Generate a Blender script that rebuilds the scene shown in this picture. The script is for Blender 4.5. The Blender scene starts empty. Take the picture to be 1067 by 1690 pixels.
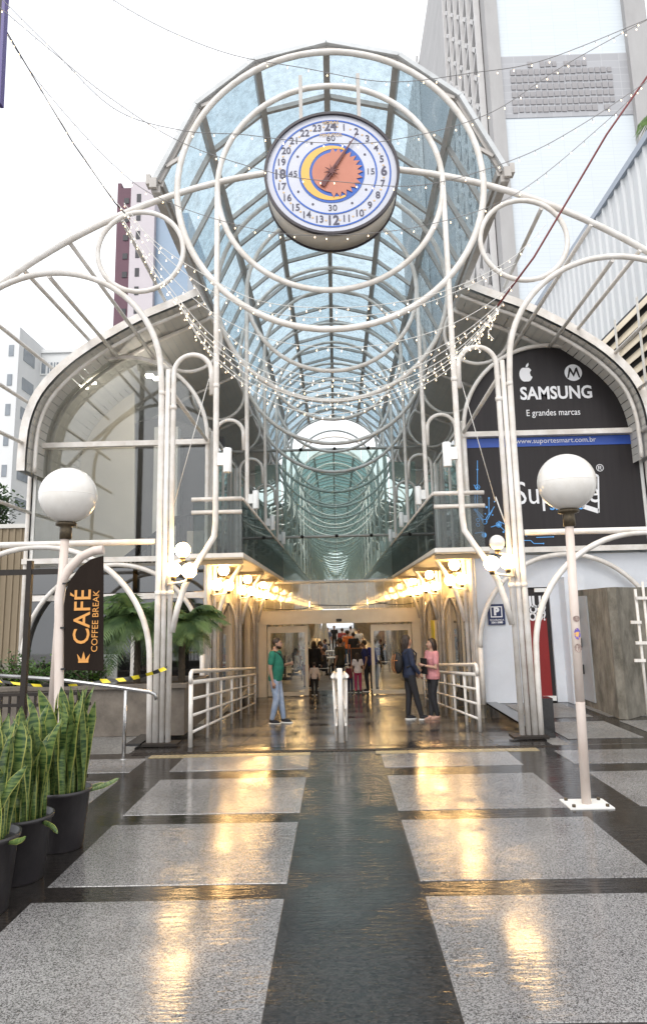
import bpy, bmesh, math, random
from mathutils import Vector, Matrix, noise as mn
random.seed(24)
S = bpy.context.scene
COL = S.collection
pi = math.pi; R = math.radians

# ------------------------------------------------------------------ camera
FPX, W0, H0, PPX, PPY = 1150.0, 1067.0, 1690.0, 533.5, 800.0
CAMZ = 1.9
PITCH, YAW, ROLL = R(10.37), R(0.82), R(1.3)
CM = Matrix.Rotation(YAW, 3, 'Z') @ Matrix.Rotation(pi/2 + PITCH, 3, 'X') @ Matrix.Rotation(-ROLL, 3, 'Z')
cd = bpy.data.cameras.new('camera'); cam = bpy.data.objects.new('camera', cd); COL.objects.link(cam)
cam.matrix_world = Matrix.Translation((0, 0, CAMZ)) @ CM.to_4x4()
cd.sensor_fit = 'AUTO'; cd.sensor_width = 36; cd.lens = FPX / H0 * 36
cd.shift_y = -(H0/2 - PPY) / H0; cd.shift_x = 0
cd.clip_start = .05; cd.clip_end = 3000
S.camera = cam
def ray(px, py):
    return CM @ Vector(((px - PPX) / FPX, -(py - PPY) / FPX, -1))
def P(px, py, d):
    v = ray(px, py); v = v * (d / v.y); return Vector((v.x, d, v.z + CAMZ))
def G(px, py, z=0.0):
    v = ray(px, py); v = v * ((z - CAMZ) / v.z); return Vector((v.x, v.y, z))

# ------------------------------------------------------------------ light
w = bpy.data.worlds.new('World'); S.world = w; w.use_nodes = True
wn, wl = w.node_tree.nodes, w.node_tree.links
wn.clear()
sky = wn.new('ShaderNodeTexSky'); sky.sky_type = 'NISHITA'; sky.sun_disc = False
sky.sun_elevation = R(52); sky.sun_rotation = R(200); sky.air_density = 1.0; sky.dust_density = 4.0
hs = wn.new('ShaderNodeHueSaturation'); hs.inputs['Saturation'].default_value = .12
b1 = wn.new('ShaderNodeBackground'); b1.inputs[1].default_value = .07
b2 = wn.new('ShaderNodeBackground'); b2.inputs[1].default_value = 1.0          # the even cloud layer
ns_ = wn.new('ShaderNodeTexNoise'); ns_.inputs['Scale'].default_value = 1.6; ns_.inputs['Detail'].default_value = 4
cr = wn.new('ShaderNodeValToRGB'); cr.color_ramp.elements[0].color = (.80, .84, .90, 1); cr.color_ramp.elements[1].color = (.97, .98, 1.0, 1)
cr.color_ramp.elements[0].position = .3; cr.color_ramp.elements[1].position = .65
ad = wn.new('ShaderNodeAddShader'); wo = wn.new('ShaderNodeOutputWorld'); tcw = wn.new('ShaderNodeTexCoord')
wl.new(tcw.outputs['Generated'], ns_.inputs['Vector']); wl.new(ns_.outputs[0], cr.inputs[0]); wl.new(cr.outputs[0], b2.inputs[0])
wl.new(sky.outputs[0], hs.inputs['Color']); wl.new(hs.outputs[0], b1.inputs[0])
wl.new(b1.outputs[0], ad.inputs[0]); wl.new(b2.outputs[0], ad.inputs[1]); wl.new(ad.outputs[0], wo.inputs[0])
sl = bpy.data.lights.new('sun', 'SUN'); sl.energy = .9; sl.angle = R(25); sl.color = (1, .96, .9)
so = bpy.data.objects.new('sun', sl); COL.objects.link(so)
so.rotation_euler = (R(38), 0, R(-20))
S.view_settings.view_transform = 'Standard'; S.view_settings.look = 'None'; S.view_settings.gamma = 1
S.view_settings.exposure = 0.35; S.view_settings.use_curve_mapping = False
S.cycles.max_bounces = 10; S.cycles.transparent_max_bounces = 40; S.cycles.glossy_bounces = 4
S.cycles.transmission_bounces = 6; S.cycles.sample_clamp_indirect = 14; S.cycles.use_denoising = True

# ------------------------------------------------------------------ materials
MATS = {}
def mat(name, base, rough=.5, metal=0.0, noise=None, scale=6.0, amt=.25, bump=0.0, bscale=None, emit=None, estr=0.0, stretch=(1, 1, 1),
        coat=0.0, spec=.5, detail=6, alpha=None, translu=0.0):
    m = bpy.data.materials.new(name); m.use_nodes = True
    n, l = m.node_tree.nodes, m.node_tree.links
    b = n['Principled BSDF']
    b.inputs['Base Color'].default_value = (*base, 1); b.inputs['Roughness'].default_value = rough
    b.inputs['Metallic'].default_value = metal; b.inputs['Coat Weight'].default_value = coat
    b.inputs['Specular IOR Level'].default_value = spec
    tc = n.new('ShaderNodeTexCoord'); mp = n.new('ShaderNodeMapping'); mp.inputs['Scale'].default_value = stretch
    l.new(tc.outputs['Object'], mp.inputs['Vector'])
    if noise is not None:
        t = n.new('ShaderNodeTexNoise'); t.inputs['Scale'].default_value = scale; t.inputs['Detail'].default_value = detail
        t.inputs['Roughness'].default_value = .65
        r = n.new('ShaderNodeValToRGB'); r.color_ramp.elements[0].position = .5 - amt; r.color_ramp.elements[1].position = .5 + amt
        r.color_ramp.elements[0].color = (*noise, 1); r.color_ramp.elements[1].color = (*base, 1)
        l.new(mp.outputs[0], t.inputs['Vector']); l.new(t.outputs[0], r.inputs[0]); l.new(r.outputs[0], b.inputs['Base Color'])
    if bump:
        t2 = n.new('ShaderNodeTexNoise'); t2.inputs['Scale'].default_value = bscale or scale * 4; t2.inputs['Detail'].default_value = 4
        bp = n.new('ShaderNodeBump'); bp.inputs['Strength'].default_value = bump; bp.inputs['Distance'].default_value = .02
        l.new(mp.outputs[0], t2.inputs['Vector']); l.new(t2.outputs[0], bp.inputs['Height']); l.new(bp.outputs[0], b.inputs['Normal'])
    if emit:
        b.inputs['Emission Color'].default_value = (*emit, 1); b.inputs['Emission Strength'].default_value = estr
    MATS[name] = m
    return m
M = {}
M['tube'] = mat('painted_tube', (.80, .765, .725), .36, noise=(.62, .57, .51), scale=3.5, amt=.16, bump=.05)
M['tube_dark'] = mat('weathered_vault_steel', (.52, .49, .46), .45, noise=(.36, .33, .30), scale=4, amt=.3)
M['rail'] = mat('painted_rail', (.80, .77, .73), .3, noise=(.64, .59, .53), scale=14, amt=.2)
M['white'] = mat('white_paint', (.78, .78, .76), .5, noise=(.62, .6, .56), scale=3, amt=.3, bump=.05)
M['whitewall'] = mat('white_wall_paint', (.74, .77, .82), .55, noise=(.58, .6, .64), scale=1.2, amt=.3, bump=.12, bscale=60)
M['cream'] = mat('cream_paint', (.76, .70, .59), .45, noise=(.64, .57, .46), scale=3, amt=.3)
M['creamwall'] = mat('cream_wall', (.70, .64, .54), .7, noise=(.62, .56, .46), scale=1.5, amt=.3)
M['soffit'] = mat('slatted_soffit', (.66, .64, .60), .5, noise=(.54, .52, .48), scale=2.0, amt=.3)
M['soffit_warm'] = mat('soffit_cream', (.72, .62, .46), .5, noise=(.6, .5, .36), scale=2.0, amt=.3)
M['roofskin'] = mat('roof_sheet', (.66, .68, .69), .45, noise=(.36, .37, .37), scale=1.5, amt=.3)
M['darkmetal'] = mat('dark_metal', (.016, .014, .013), .5, spec=.3, noise=(.035, .026, .02), scale=8, amt=.3)
M['steel'] = mat('stainless', (.55, .55, .55), .22, metal=1.0, noise=(.4, .38, .36), scale=12, amt=.3, stretch=(1, 1, .3))
M['brass'] = mat('aged_fitting', (.12, .09, .05), .4, metal=.6, noise=(.05, .04, .03), scale=30)
M['concrete'] = mat('stained_concrete', (.29, .265, .22), .9, noise=(.075, .068, .052), scale=3.2, amt=.2, bump=.6, bscale=14, stretch=(1, 1, .6), detail=10)
M['planter'] = mat('planter_stone', (.20, .17, .14), .7, noise=(.09, .075, .06), scale=5, amt=.25, bump=.25, bscale=40)
M['blackstone'] = mat('black_granite_polished', (.018, .018, .019), .12, noise=(.035, .034, .033), scale=30)
M['vinyl'] = mat('charcoal_vinyl', (.022, .019, .020), .5, spec=.3, noise=(.034, .029, .030), scale=3, amt=.3, stretch=(3, 1, .15), bump=.06, bscale=8)
M['bluevinyl'] = mat('blue_vinyl', (.03, .09, .42), .4)
M['circuit'] = mat('light_blue_print', (.12, .40, .85), .5)
M['letter'] = mat('white_print', (.82, .82, .84), .5)
M['lettergrey'] = mat('grey_print', (.42, .42, .44), .5)
M['red'] = mat('red_panel', (.27, .022, .022), .4, noise=(.22, .018, .018), scale=2)
M['navy'] = mat('navy_sign', (.01, .02, .085), .4)
M['banner'] = mat('banner_fabric', (.014, .009, .007), .85, spec=.15, noise=(.022, .015, .011), scale=6, stretch=(1, 1, .2), bump=.2, bscale=6)
M['orange'] = mat('orange_print', (.66, .30, .07), .5)
M['black'] = mat('black_plastic', (.016, .015, .016), .5)
M['pot'] = mat('black_plastic_pot', (.026, .023, .026), .35, noise=(.045, .04, .04), scale=10, bump=.05)
M['soil'] = mat('potting_soil', (.03, .02, .012), .95, bump=.8, bscale=60)
M['yellow'] = mat('yellow_panel', (.85, .72, .02), .4)
M['tactile'] = mat('worn_yellow_paving', (.42, .33, .17), .22, noise=(.2, .17, .12), scale=20, amt=.25, bump=.12, bscale=60)
M['clockwhite'] = mat('clock_enamel', (.56, .57, .64), .35, noise=(.50, .51, .57), scale=3)
M['clockblue'] = mat('clock_blue', (.02, .10, .42), .4)
M['clockdark'] = mat('clock_rim', (.03, .022, .028), .4)
M['digit'] = mat('clock_digit', (.07, .065, .10), .5)
M['drum'] = mat('clock_drum', (.62, .58, .52), .45, noise=(.48, .44, .38), scale=3)
M['moon'] = mat('clock_moon', (.72, .42, .09), .5)
M['sunface'] = mat('clock_sun', (.52, .20, .13), .5, noise=(.45, .16, .10), scale=4)
M['hand'] = mat('clock_hand', (.10, .015, .015), .4)
M['goldstar'] = mat('clock_star', (.6, .42, .22), .5)
M['greywire'] = mat('grey_wire', (.22, .21, .21), .6)
M['wire'] = mat('pale_wire', (.72, .70, .66), .5)
M['redcord'] = mat('dark_red_cord', (.16, .03, .03), .5)
M['bulb'] = mat('fairy_bulb', (.9, .85, .7), .4, emit=(1, .70, .38), estr=4)
M['lampon'] = mat('lit_globe', (.9, .88, .8), .3, emit=(1, .62, .25), estr=26)
M['lampoff'] = mat('opal_globe', (.82, .79, .75), .22, noise=(.68, .64, .58), scale=5, amt=.3, coat=.5)
M['sconce'] = mat('white_sconce', (.80, .80, .78), .4)
M['lamppost'] = mat('pinkish_post_paint', (.74, .65, .59), .45, noise=(.60, .49, .42), scale=7, amt=.25, bump=.1, stretch=(1, 1, .4))
M['glassdark'] = None
def glass(name, tint, rough=.03, gl=.12, dirt=None, dcol=(.6, .66, .7), damt=.3, dscale=3.0, dstretch=(1, 1, 1), boost=1.0):
    """thin pane: tinted transmission, a Fresnel reflection and a layer of dirt or painted-in reflection that scatters light through"""
    m = bpy.data.materials.new(name); m.use_nodes = True
    n, l = m.node_tree.nodes, m.node_tree.links; n.clear()
    o = n.new('ShaderNodeOutputMaterial'); tr = n.new('ShaderNodeBsdfTransparent'); tr.inputs[0].default_value = (*tint, 1)
    g = n.new('ShaderNodeBsdfGlossy'); g.inputs['Roughness'].default_value = rough; g.inputs['Color'].default_value = (boost, boost, boost, 1)
    lw = n.new('ShaderNodeFresnel'); lw.inputs[0].default_value = 1.5
    mu = n.new('ShaderNodeMath'); mu.operation = 'MULTIPLY_ADD'; mu.inputs[1].default_value = 1.2; mu.inputs[2].default_value = gl
    mu.use_clamp = True
    mx = n.new('ShaderNodeMixShader'); l.new(lw.outputs[0], mu.inputs[0]); l.new(mu.outputs[0], mx.inputs[0])
    src = tr
    lf = n.new('ShaderNodeLayerWeight'); lf.inputs[0].default_value = .5
    ct = n.new('ShaderNodeMix'); ct.data_type = 'RGBA'; ct.inputs[6].default_value = (*tint, 1); ct.inputs[7].default_value = (*[c ** 2.6 for c in tint], 1)
    l.new(lf.outputs['Facing'], ct.inputs[0]); l.new(ct.outputs[2], tr.inputs[0])
    if dirt:
        df = n.new('ShaderNodeBsdfDiffuse'); df.inputs[0].default_value = (*dcol, 1)
        tl = n.new('ShaderNodeBsdfTranslucent'); tl.inputs[0].default_value = (*dcol, 1)
        md = n.new('ShaderNodeMixShader'); md.inputs[0].default_value = .6
        l.new(df.outputs[0], md.inputs[1]); l.new(tl.outputs[0], md.inputs[2])
        tc = n.new('ShaderNodeTexCoord'); mp = n.new('ShaderNodeMapping'); mp.inputs['Scale'].default_value = dstretch
        nt = n.new('ShaderNodeTexNoise'); nt.inputs['Scale'].default_value = dscale; nt.inputs['Detail'].default_value = 9; nt.inputs['Roughness'].default_value = .75
        rp = n.new('ShaderNodeMapRange'); rp.inputs[1].default_value = .42; rp.inputs[2].default_value = .68
        rp.inputs[3].default_value = dirt; rp.inputs[4].default_value = min(1, dirt + damt)
        l.new(tc.outputs['Object'], mp.inputs[0]); l.new(mp.outputs[0], nt.inputs['Vector']); l.new(nt.outputs[0], rp.inputs[0])
        m2 = n.new('ShaderNodeMixShader'); l.new(rp.outputs[0], m2.inputs[0]); l.new(tr.outputs[0], m2.inputs[1]); l.new(md.outputs[0], m2.inputs[2])
        src = m2
    l.new(src.outputs[0], mx.inputs[1]); l.new(g.outputs[0], mx.inputs[2]); l.new(mx.outputs[0], o.inputs[0])
    return m
M['roofglass'] = glass('dusty_roof_glass', (.77, .87, .92), dirt=.10, damt=.62, dcol=(.40, .48, .52), dscale=5, gl=.02, boost=.6)
M['roofglass2'] = glass('dusty_roof_glass_greyer', (.68, .80, .86), dirt=.16, damt=.66, dcol=(.32, .40, .45), dscale=7, gl=.02, boost=.6)
M['screenglass'] = glass('teal_screen_glass', (.84, .92, .90), gl=-.04, boost=.6, dirt=.13, damt=.10, dcol=(.62, .76, .72), dscale=1.2)
M['transomglass'] = glass('painted_reflection_glass', (.46, .45, .38), gl=.10, rough=.04, dirt=.42, damt=.25, dcol=(.86, .82, .64), dscale=2, boost=.9)  # cream dirt colour paints in the warm reflections of lamps and cream walls
M['farglass'] = glass('grimy_far_roof_glass', (.66, .84, .84), dirt=.35, damt=.4, dcol=(.42, .55, .55), dscale=1.5, gl=.0, boost=.12)
M['winglass'] = glass('window_glass', (.84, .85, .84), gl=.02)
M['parapet'] = glass('smoked_parapet_glass', (.76, .80, .80), gl=.0, dirt=.12, damt=.15, dcol=(.34, .37, .37), boost=.45)
M['doorglass'] = glass('door_glass', (.88, .90, .88), gl=.05)

def stone(name, c1, c2, scale, rough, ripple, tint=None, joint=None):
    """wet polished stone: speckle in the colour, a patchy water film in roughness, faint ripples in the normal"""
    m = bpy.data.materials.new(name); m.use_nodes = True
    n, l = m.node_tree.nodes, m.node_tree.links; b = n['Principled BSDF']
    tc = n.new('ShaderNodeTexCoord'); geo = n.new('ShaderNodeNewGeometry')
    v = n.new('ShaderNodeTexVoronoi'); v.inputs['Scale'].default_value = scale; l.new(geo.outputs['Position'], v.inputs['Vector'])
    t = n.new('ShaderNodeTexNoise'); t.inputs['Scale'].default_value = scale * .5; t.inputs['Detail'].default_value = 5; t.inputs['Roughness'].default_value = .7
    l.new(geo.outputs['Position'], t.inputs['Vector'])
    sep = n.new('ShaderNodeSeparateColor'); l.new(v.outputs['Color'], sep.inputs[0])
    ma = n.new('ShaderNodeMath'); ma.operation = 'MULTIPLY_ADD'; ma.inputs[1].default_value = .45; l.new(sep.outputs[0], ma.inputs[0])
    mb = n.new('ShaderNodeMath'); mb.operation = 'MULTIPLY'; mb.inputs[1].default_value = .62; l.new(t.outputs[0], mb.inputs[0]); l.new(mb.outputs[0], ma.inputs[2])
    r = n.new('ShaderNodeValToRGB'); r.color_ramp.elements[0].position = .34; r.color_ramp.elements[1].position = .66
    r.color_ramp.elements[0].color = (*c1, 1); r.color_ramp.elements[1].color = (*c2, 1)
    l.new(ma.outputs[0], r.inputs[0])
    t3 = n.new('ShaderNodeTexNoise'); t3.inputs['Scale'].default_value = .9; t3.inputs['Detail'].default_value = 5
    l.new(geo.outputs['Position'], t3.inputs['Vector'])
    mr = n.new('ShaderNodeMapRange'); mr.inputs[1].default_value = .35; mr.inputs[2].default_value = .65; mr.inputs[3].default_value = .78; mr.inputs[4].default_value = 1.1
    l.new(t3.outputs[0], mr.inputs[0])
    mm = n.new('ShaderNodeVectorMath'); mm.operation = 'SCALE'; l.new(r.outputs[0], mm.inputs[0]); l.new(mr.outputs[0], mm.inputs['Scale'])
    l.new(mm.outputs[0], b.inputs['Base Color'])
    rr = n.new('ShaderNodeMapRange'); rr.inputs[1].default_value = .38; rr.inputs[2].default_value = .62; rr.inputs[3].default_value = rough; rr.inputs[4].default_value = rough * 1.9
    l.new(t3.outputs[0], rr.inputs[0]); l.new(rr.outputs[0], b.inputs['Roughness'])
    b.inputs['Specular IOR Level'].default_value = .5; b.inputs['IOR'].default_value = 1.5
    mp = n.new('ShaderNodeMapping'); mp.inputs['Scale'].default_value = (4.5, 22, 1); l.new(geo.outputs['Position'], mp.inputs[0])
    t4 = n.new('ShaderNodeTexNoise'); t4.inputs['Scale'].default_value = 1; t4.inputs['Detail'].default_value = 4; t4.inputs['Roughness'].default_value = .6
    l.new(mp.outputs[0], t4.inputs['Vector'])
    bp = n.new('ShaderNodeBump'); bp.inputs['Strength'].default_value = ripple; bp.inputs['Distance'].default_value = .01
    t5 = n.new('ShaderNodeTexNoise'); t5.inputs['Scale'].default_value = 1.7; t5.inputs['Detail'].default_value = 6; l.new(geo.outputs['Position'], t5.inputs['Vector'])
    m5 = n.new('ShaderNodeMapRange'); m5.inputs[1].default_value = .38; m5.inputs[2].default_value = .62; m5.inputs[3].default_value = ripple * .25; m5.inputs[4].default_value = ripple * 1.5
    l.new(t5.outputs[0], m5.inputs[0]); l.new(m5.outputs[0], bp.inputs['Strength'])
    l.new(t4.outputs[0], bp.inputs['Height']); l.new(bp.outputs[0], b.inputs['Normal'])
    return m
M['slab'] = stone('grey_granite_wet', (.055, .052, .05), (.31, .30, .295), 180, .085, .42)
M['dark'] = stone('dark_granite_wet', (.012, .011, .010), (.036, .031, .028), 60, .07, .50)
M['ramp'] = stone('ramp_tile_wet', (.035, .031, .028), (.12, .105, .09), 40, .12, .35)
M['grnd'] = stone('grey_paving', (.08, .075, .07), (.26, .25, .235), 70, .3, .2)

def leafmat(name, c1, c2, trans=.35, rough=.45):
    m = bpy.data.materials.new(name); m.use_nodes = True
    n, l = m.node_tree.nodes, m.node_tree.links; b = n['Principled BSDF']; o = n['Material Output']
    oi = n.new('ShaderNodeObjectInfo'); geo = n.new('ShaderNodeNewGeometry')
    nt = n.new('ShaderNodeTexNoise'); nt.inputs['Scale'].default_value = 3; l.new(geo.outputs['Position'], nt.inputs['Vector'])
    r = n.new('ShaderNodeValToRGB'); r.color_ramp.elements[0].color = (*c1, 1); r.color_ramp.elements[1].color = (*c2, 1)
    r.color_ramp.elements[0].position = .35; r.color_ramp.elements[1].position = .68
    l.new(nt.outputs[0], r.inputs[0]); l.new(r.outputs[0], b.inputs['Base Color']); b.inputs['Roughness'].default_value = rough
    tl = n.new('ShaderNodeBsdfTranslucent'); l.new(r.outputs[0], tl.inputs[0]); mx = n.new('ShaderNodeMixShader'); mx.inputs[0].default_value = trans
    l.new(b.outputs[0], mx.inputs[1]); l.new(tl.outputs[0], mx.inputs[2]); l.new(mx.outputs[0], o.inputs[0])
    return m
M['palm'] = leafmat('palm_leaf', (.06, .11, .045), (.20, .30, .11), .45)
M['shrub'] = leafmat('shrub_leaf', (.03, .08, .02), (.13, .24, .05))
M['darkleaf'] = leafmat('dark_leaf', (.018, .04, .015), (.07, .12, .04))
M['bark'] = mat('palm_bark', (.11, .085, .06), .9, noise=(.04, .03, .02), scale=14, bump=.6)

# ------------------------------------------------------------------ mesh helpers
class MB:
    def __init__(s): s.v = []; s.f = []; s.mi = []; s.sm = []
    def add(s, vs, fs, mi=0, smooth=False):
        o = len(s.v); s.v += [tuple(v) for v in vs]
        for f in fs: s.f.append([i + o for i in f]); s.mi.append(mi); s.sm.append(smooth)
        return s
    def box(s, x0, x1, y0, y1, z0, z1, mi=0):
        vs = [(x, y, z) for x in (x0, x1) for y in (y0, y1) for z in (z0, z1)]
        return s.add(vs, [(0, 1, 3, 2), (4, 6, 7, 5), (0, 4, 5, 1), (2, 3, 7, 6), (0, 2, 6, 4), (1, 5, 7, 3)], mi)
    def obox(s, a, b, wx, wz, up=(0, 0, 1), mi=0):
        """a beam from a to b, wx wide, wz deep towards up"""
        a = Vector(a); b = Vector(b); d = (b - a).normalized(); up = Vector(up)
        sd = d.cross(up)
        if sd.length < 1e-4: sd = d.cross(Vector((1, 0, 0)))
        sd.normalize(); u = sd.cross(d)
        vs = []
        for p in (a, b):
            for i, j in ((-1, -1), (1, -1), (1, 1), (-1, 1)): vs.append(p + sd * (i * wx / 2) + u * (j * wz / 2))
        return s.add(vs, [(0, 3, 2, 1), (4, 5, 6, 7), (0, 1, 5, 4), (1, 2, 6, 5), (2, 3, 7, 6), (3, 0, 4, 7)], mi)
    def tube(s, pts, r, n=8, closed=False, mi=0, radii=None, cap=True):
        pts = [Vector(p) for p in pts]; N = len(pts); rings = []; prev = None
        for i, p in enumerate(pts):
            if closed: t = pts[(i + 1) % N] - pts[i - 1]
            else: t = pts[min(i + 1, N - 1)] - pts[max(i - 1, 0)]
            t.normalize()
            if prev is None:
                a = Vector((0, 1, 0)) if abs(t.y) < .9 else Vector((0, 0, 1))
                u = t.cross(a).normalized()
            else: u = (prev - t * prev.dot(t)).normalized()
            prev = u; v = t.cross(u); rr = radii[i] if radii else r
            rings.append([p + (u * math.cos(2 * pi * k / n) + v * math.sin(2 * pi * k / n)) * rr for k in range(n)])
        vs = [q for rg in rings for q in rg]; fs = []
        for i in range(N if closed else N - 1):
            j = (i + 1) % N
            for k in range(n): fs.append((i * n + k, i * n + (k + 1) % n, j * n + (k + 1) % n, j * n + k))
        s.add(vs, fs, mi, True)
        if not closed and cap:
            o = len(s.v) - len(vs)
            s.f.append([o + k for k in range(n)][::-1]); s.mi.append(mi); s.sm.append(False)
            s.f.append([o + (N - 1) * n + k for k in range(n)]); s.mi.append(mi); s.sm.append(False)
        return s
    def lathe(s, prof, n=16, c=(0, 0, 0), mi=0, smooth=True):
        """prof: (radius, z) from bottom to top"""
        c = Vector(c); vs = [c + Vector((r * math.cos(2 * pi * k / n), r * math.sin(2 * pi * k / n), z)) for r, z in prof for k in range(n)]
        fs = [(i * n + k, i * n + (k + 1) % n, (i + 1) * n + (k + 1) % n, (i + 1) * n + k) for i in range(len(prof) - 1) for k in range(n)]
        s.add(vs, fs, mi, smooth)
        o = len(s.v) - len(vs)
        if prof[0][0] > 1e-4: s.f.append([o + k for k in range(n)][::-1]); s.mi.append(mi); s.sm.append(False)
        if prof[-1][0] > 1e-4: s.f.append([o + (len(prof) - 1) * n + k for k in range(n)]); s.mi.append(mi); s.sm.append(False)
        return s
    def sphere(s, c, r, n=12, m=8, mi=0, sz=1):
        return s.lathe([(max(1e-5, r * math.sin(pi * i / m)), -r * sz * math.cos(pi * i / m)) for i in range(m + 1)], n, c, mi)
    def prism(s, poly, y0, y1, mi=0):
        """poly of (x,z) extruded along y; y0 = near face"""
        N = len(poly); a = sum(poly[i][0] * poly[(i + 1) % N][1] - poly[(i + 1) % N][0] * poly[i][1] for i in range(N))
        if a < 0: poly = poly[::-1]
        vs = [(x, y0, z) for x, z in poly] + [(x, y1, z) for x, z in poly]
        fs = [list(range(N)), list(range(2 * N - 1, N - 1, -1))] + [(i, i + N, (i + 1) % N + N, (i + 1) % N) for i in range(N)]
        return s.add(vs, fs, mi)
    def mesh(s, name, mats):
        me = bpy.data.meshes.new(name); me.from_pydata(s.v, [], s.f)
        for m in (mats if isinstance(mats, (list, tuple)) else [mats]): me.materials.append(m)
        me.polygons.foreach_set('material_index', s.mi); me.polygons.foreach_set('use_smooth', s.sm); me.update()
        return me
    def build(s, name, mats, parent=None, loc=None, **tags):
        return link(name, s.mesh(name, mats), parent, loc, **tags)
def link(name, data, parent=None, loc=None, **tags):
    o = bpy.data.objects.new(name, data); COL.objects.link(o)
    if loc is not None: o.location = loc
    if parent is not None: o.parent = parent
    for k, v in tags.items():
        if v: o[k] = v
    return o
def thing(name, label, cat, loc=(0, 0, 0), rz=0, group=None):
    o = bpy.data.objects.new(name, None); COL.objects.link(o); o.location = loc; o.rotation_euler = (0, 0, rz)
    o['label'] = label; o['category'] = cat; o.empty_display_size = .2
    if group: o['group'] = group
    return o
def kids(o): return [c for c in list(COL.objects) if c.parent == o]
def dup(root, loc=None, label=None, rz=None, tree=None, group=None):
    """a thing copied with its parts and sub-parts"""
    tree = tree if tree is not None else subtree(root)
    mp = {}
    for o in tree:
        c = o.copy(); COL.objects.link(c); mp[o] = c
        if o is not root: c.parent = mp[o.parent]
    r = mp[root]
    if loc is not None: r.location = loc
    if rz is not None: r.rotation_euler = (0, 0, rz)
    if label: r['label'] = label
    if group: r['group'] = group
    return r
def subtree(root):
    out = [root]; allo = list(COL.objects)
    for lv in range(3):
        out += [o for o in allo if o.parent in out and o not in out]
    return out
def arc(cx, cz, r, a0, a1, n=24, y=0.0, rz=None):
    rz = rz or r
    return [(cx + r * math.cos(R(a0 + (a1 - a0) * i / n)), y, cz + rz * math.sin(R(a0 + (a1 - a0) * i / n))) for i in range(n + 1)]
def text(body, size, x, y, z, mt, parent, name='lettering', align='CENTER', rot=(pi/2, 0, 0), ext=.002, sx=1.0, bold=0.0, sy=1.0):
    cu = bpy.data.curves.new(name, 'FONT'); cu.body = body; cu.size = size; cu.align_x = align; cu.align_y = 'CENTER'
    cu.extrude = ext; cu.offset = bold; cu.resolution_u = 3
    cu.materials.append(mt)
    o = link(name, cu, parent, (x, y, z)); o.rotation_euler = rot; o.scale = (sx, sy, 1)
    return o
# ------------------------------------------------------------------ ground
RX = 2.98                       # half width of the sunken walk
def zr(d):
    if d < 10.6: return 0.0
    return max(-.0714 * (d - 10.6), -.73)
X0 = .07
g = MB()
g.add([(-70, -9, -.006), (70, -9, -.006), (70, 10.3, -.006), (-70, 10.3, -.006)], [(0, 1, 2, 3)])
g.add([(-70, 10.3, -.006), (-RX, 10.3, -.006), (-RX, 400, -.006), (-70, 400, -.006)], [(0, 1, 2, 3)])
g.add([(RX, 10.3, -.006), (70, 10.3, -.006), (70, 400, -.006), (RX, 400, -.006)], [(0, 1, 2, 3)])
g.build('ground', M['grnd'], kind='structure')
g = MB()
g.add([(-RX, 10.3, -.006), (RX, 10.3, -.006), (RX, 10.6, -.006), (-RX, 10.6, -.006)], [(0, 1, 2, 3)])
g.add([(-RX, 10.6, -.006), (RX, 10.6, -.006), (RX, 20.8, -.736), (-RX, 20.8, -.736)], [(0, 1, 2, 3)])
g.add([(-RX, 20.8, -.736), (RX, 20.8, -.736), (RX, 140, -.736), (-RX, 140, -.736)], [(0, 1, 2, 3)])
ramp = g.build('sunken_walkway', M['dark'], kind='structure')
for s in (-1, 1):
    k = MB(); x = s * RX
    k.add([(x, 10.6, -.006), (x, 20.8, -.736), (x, 140, -.736), (x, 140, 0.02), (x, 10.6, .02)], [(0, 1, 2, 3, 4) if s < 0 else (4, 3, 2, 1, 0)])
    k.box(min(x, x + s * .22), max(x, x + s * .22), 10.9, 140, -.004, .03)
    k.build('kerb', M['blackstone'], kind='structure')
# paving: granite panels framed by dark bands, one object per stone panel
floor = MB()
floor.add([(-6.3, -2, .0), (6.6, -2, .0), (6.6, 10.3, .0), (-6.3, 10.3, .0)], [(0, 1, 2, 3)])
pave = floor.build('plaza_floor', M['dark'], kind='structure')
def slab(x0, x1, y0, y1, z=.004, m=None, parent=None, nm='granite_slab', sk=0.0):
    b = MB(); t = .003
    b.add([(x0, y0, 0), (x1, y0, 0), (x1 , y1, 0), (x0, y1, 0), (x0 + t, y0 + t, z), (x1 - t, y0 + t, z), (x1 - t, y1 - t, z), (x0 + t, y1 - t, z)],
          [(4, 5, 6, 7), (0, 1, 5, 4), (1, 2, 6, 5), (2, 3, 7, 6), (3, 0, 4, 7)])
    return b.build(nm, m or M['slab'], parent or pave)
for k in range(0):
    pass
rowsL = [(-1.2, 1.0), (1.28, 2.9)]
def gy(px, py): return G(px, py).y
yb = [gy(480, 1484), gy(480, 1458), gy(490, 1357), gy(490, 1341), gy(500, 1283), gy(500, 1270), gy(505, 1247)]
xL = (G(473, 1484).x + G(510, 1247).x) / 2; xR = (G(698, 1483).x + G(630, 1247).x) / 2
xLo = (G(82, 1458).x + G(210, 1342).x) / 2; xRo = (G(1067, 1430).x + G(935, 1320).x) / 2
print('YB', yb, xL, xR, xLo, xRo)
pitch = yb[3] - yb[1]
rows = [(yb[5] + .02, yb[6]), (yb[3], yb[4]), (yb[1], yb[2]), (yb[0] - (yb[2] - yb[1]), yb[0]), (yb[0] - 2.95, yb[0] - 1.62), (yb[0] - 4.6, yb[0] - 3.25)]
band = G(262, 1284).x - G(196, 1284).x
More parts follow.
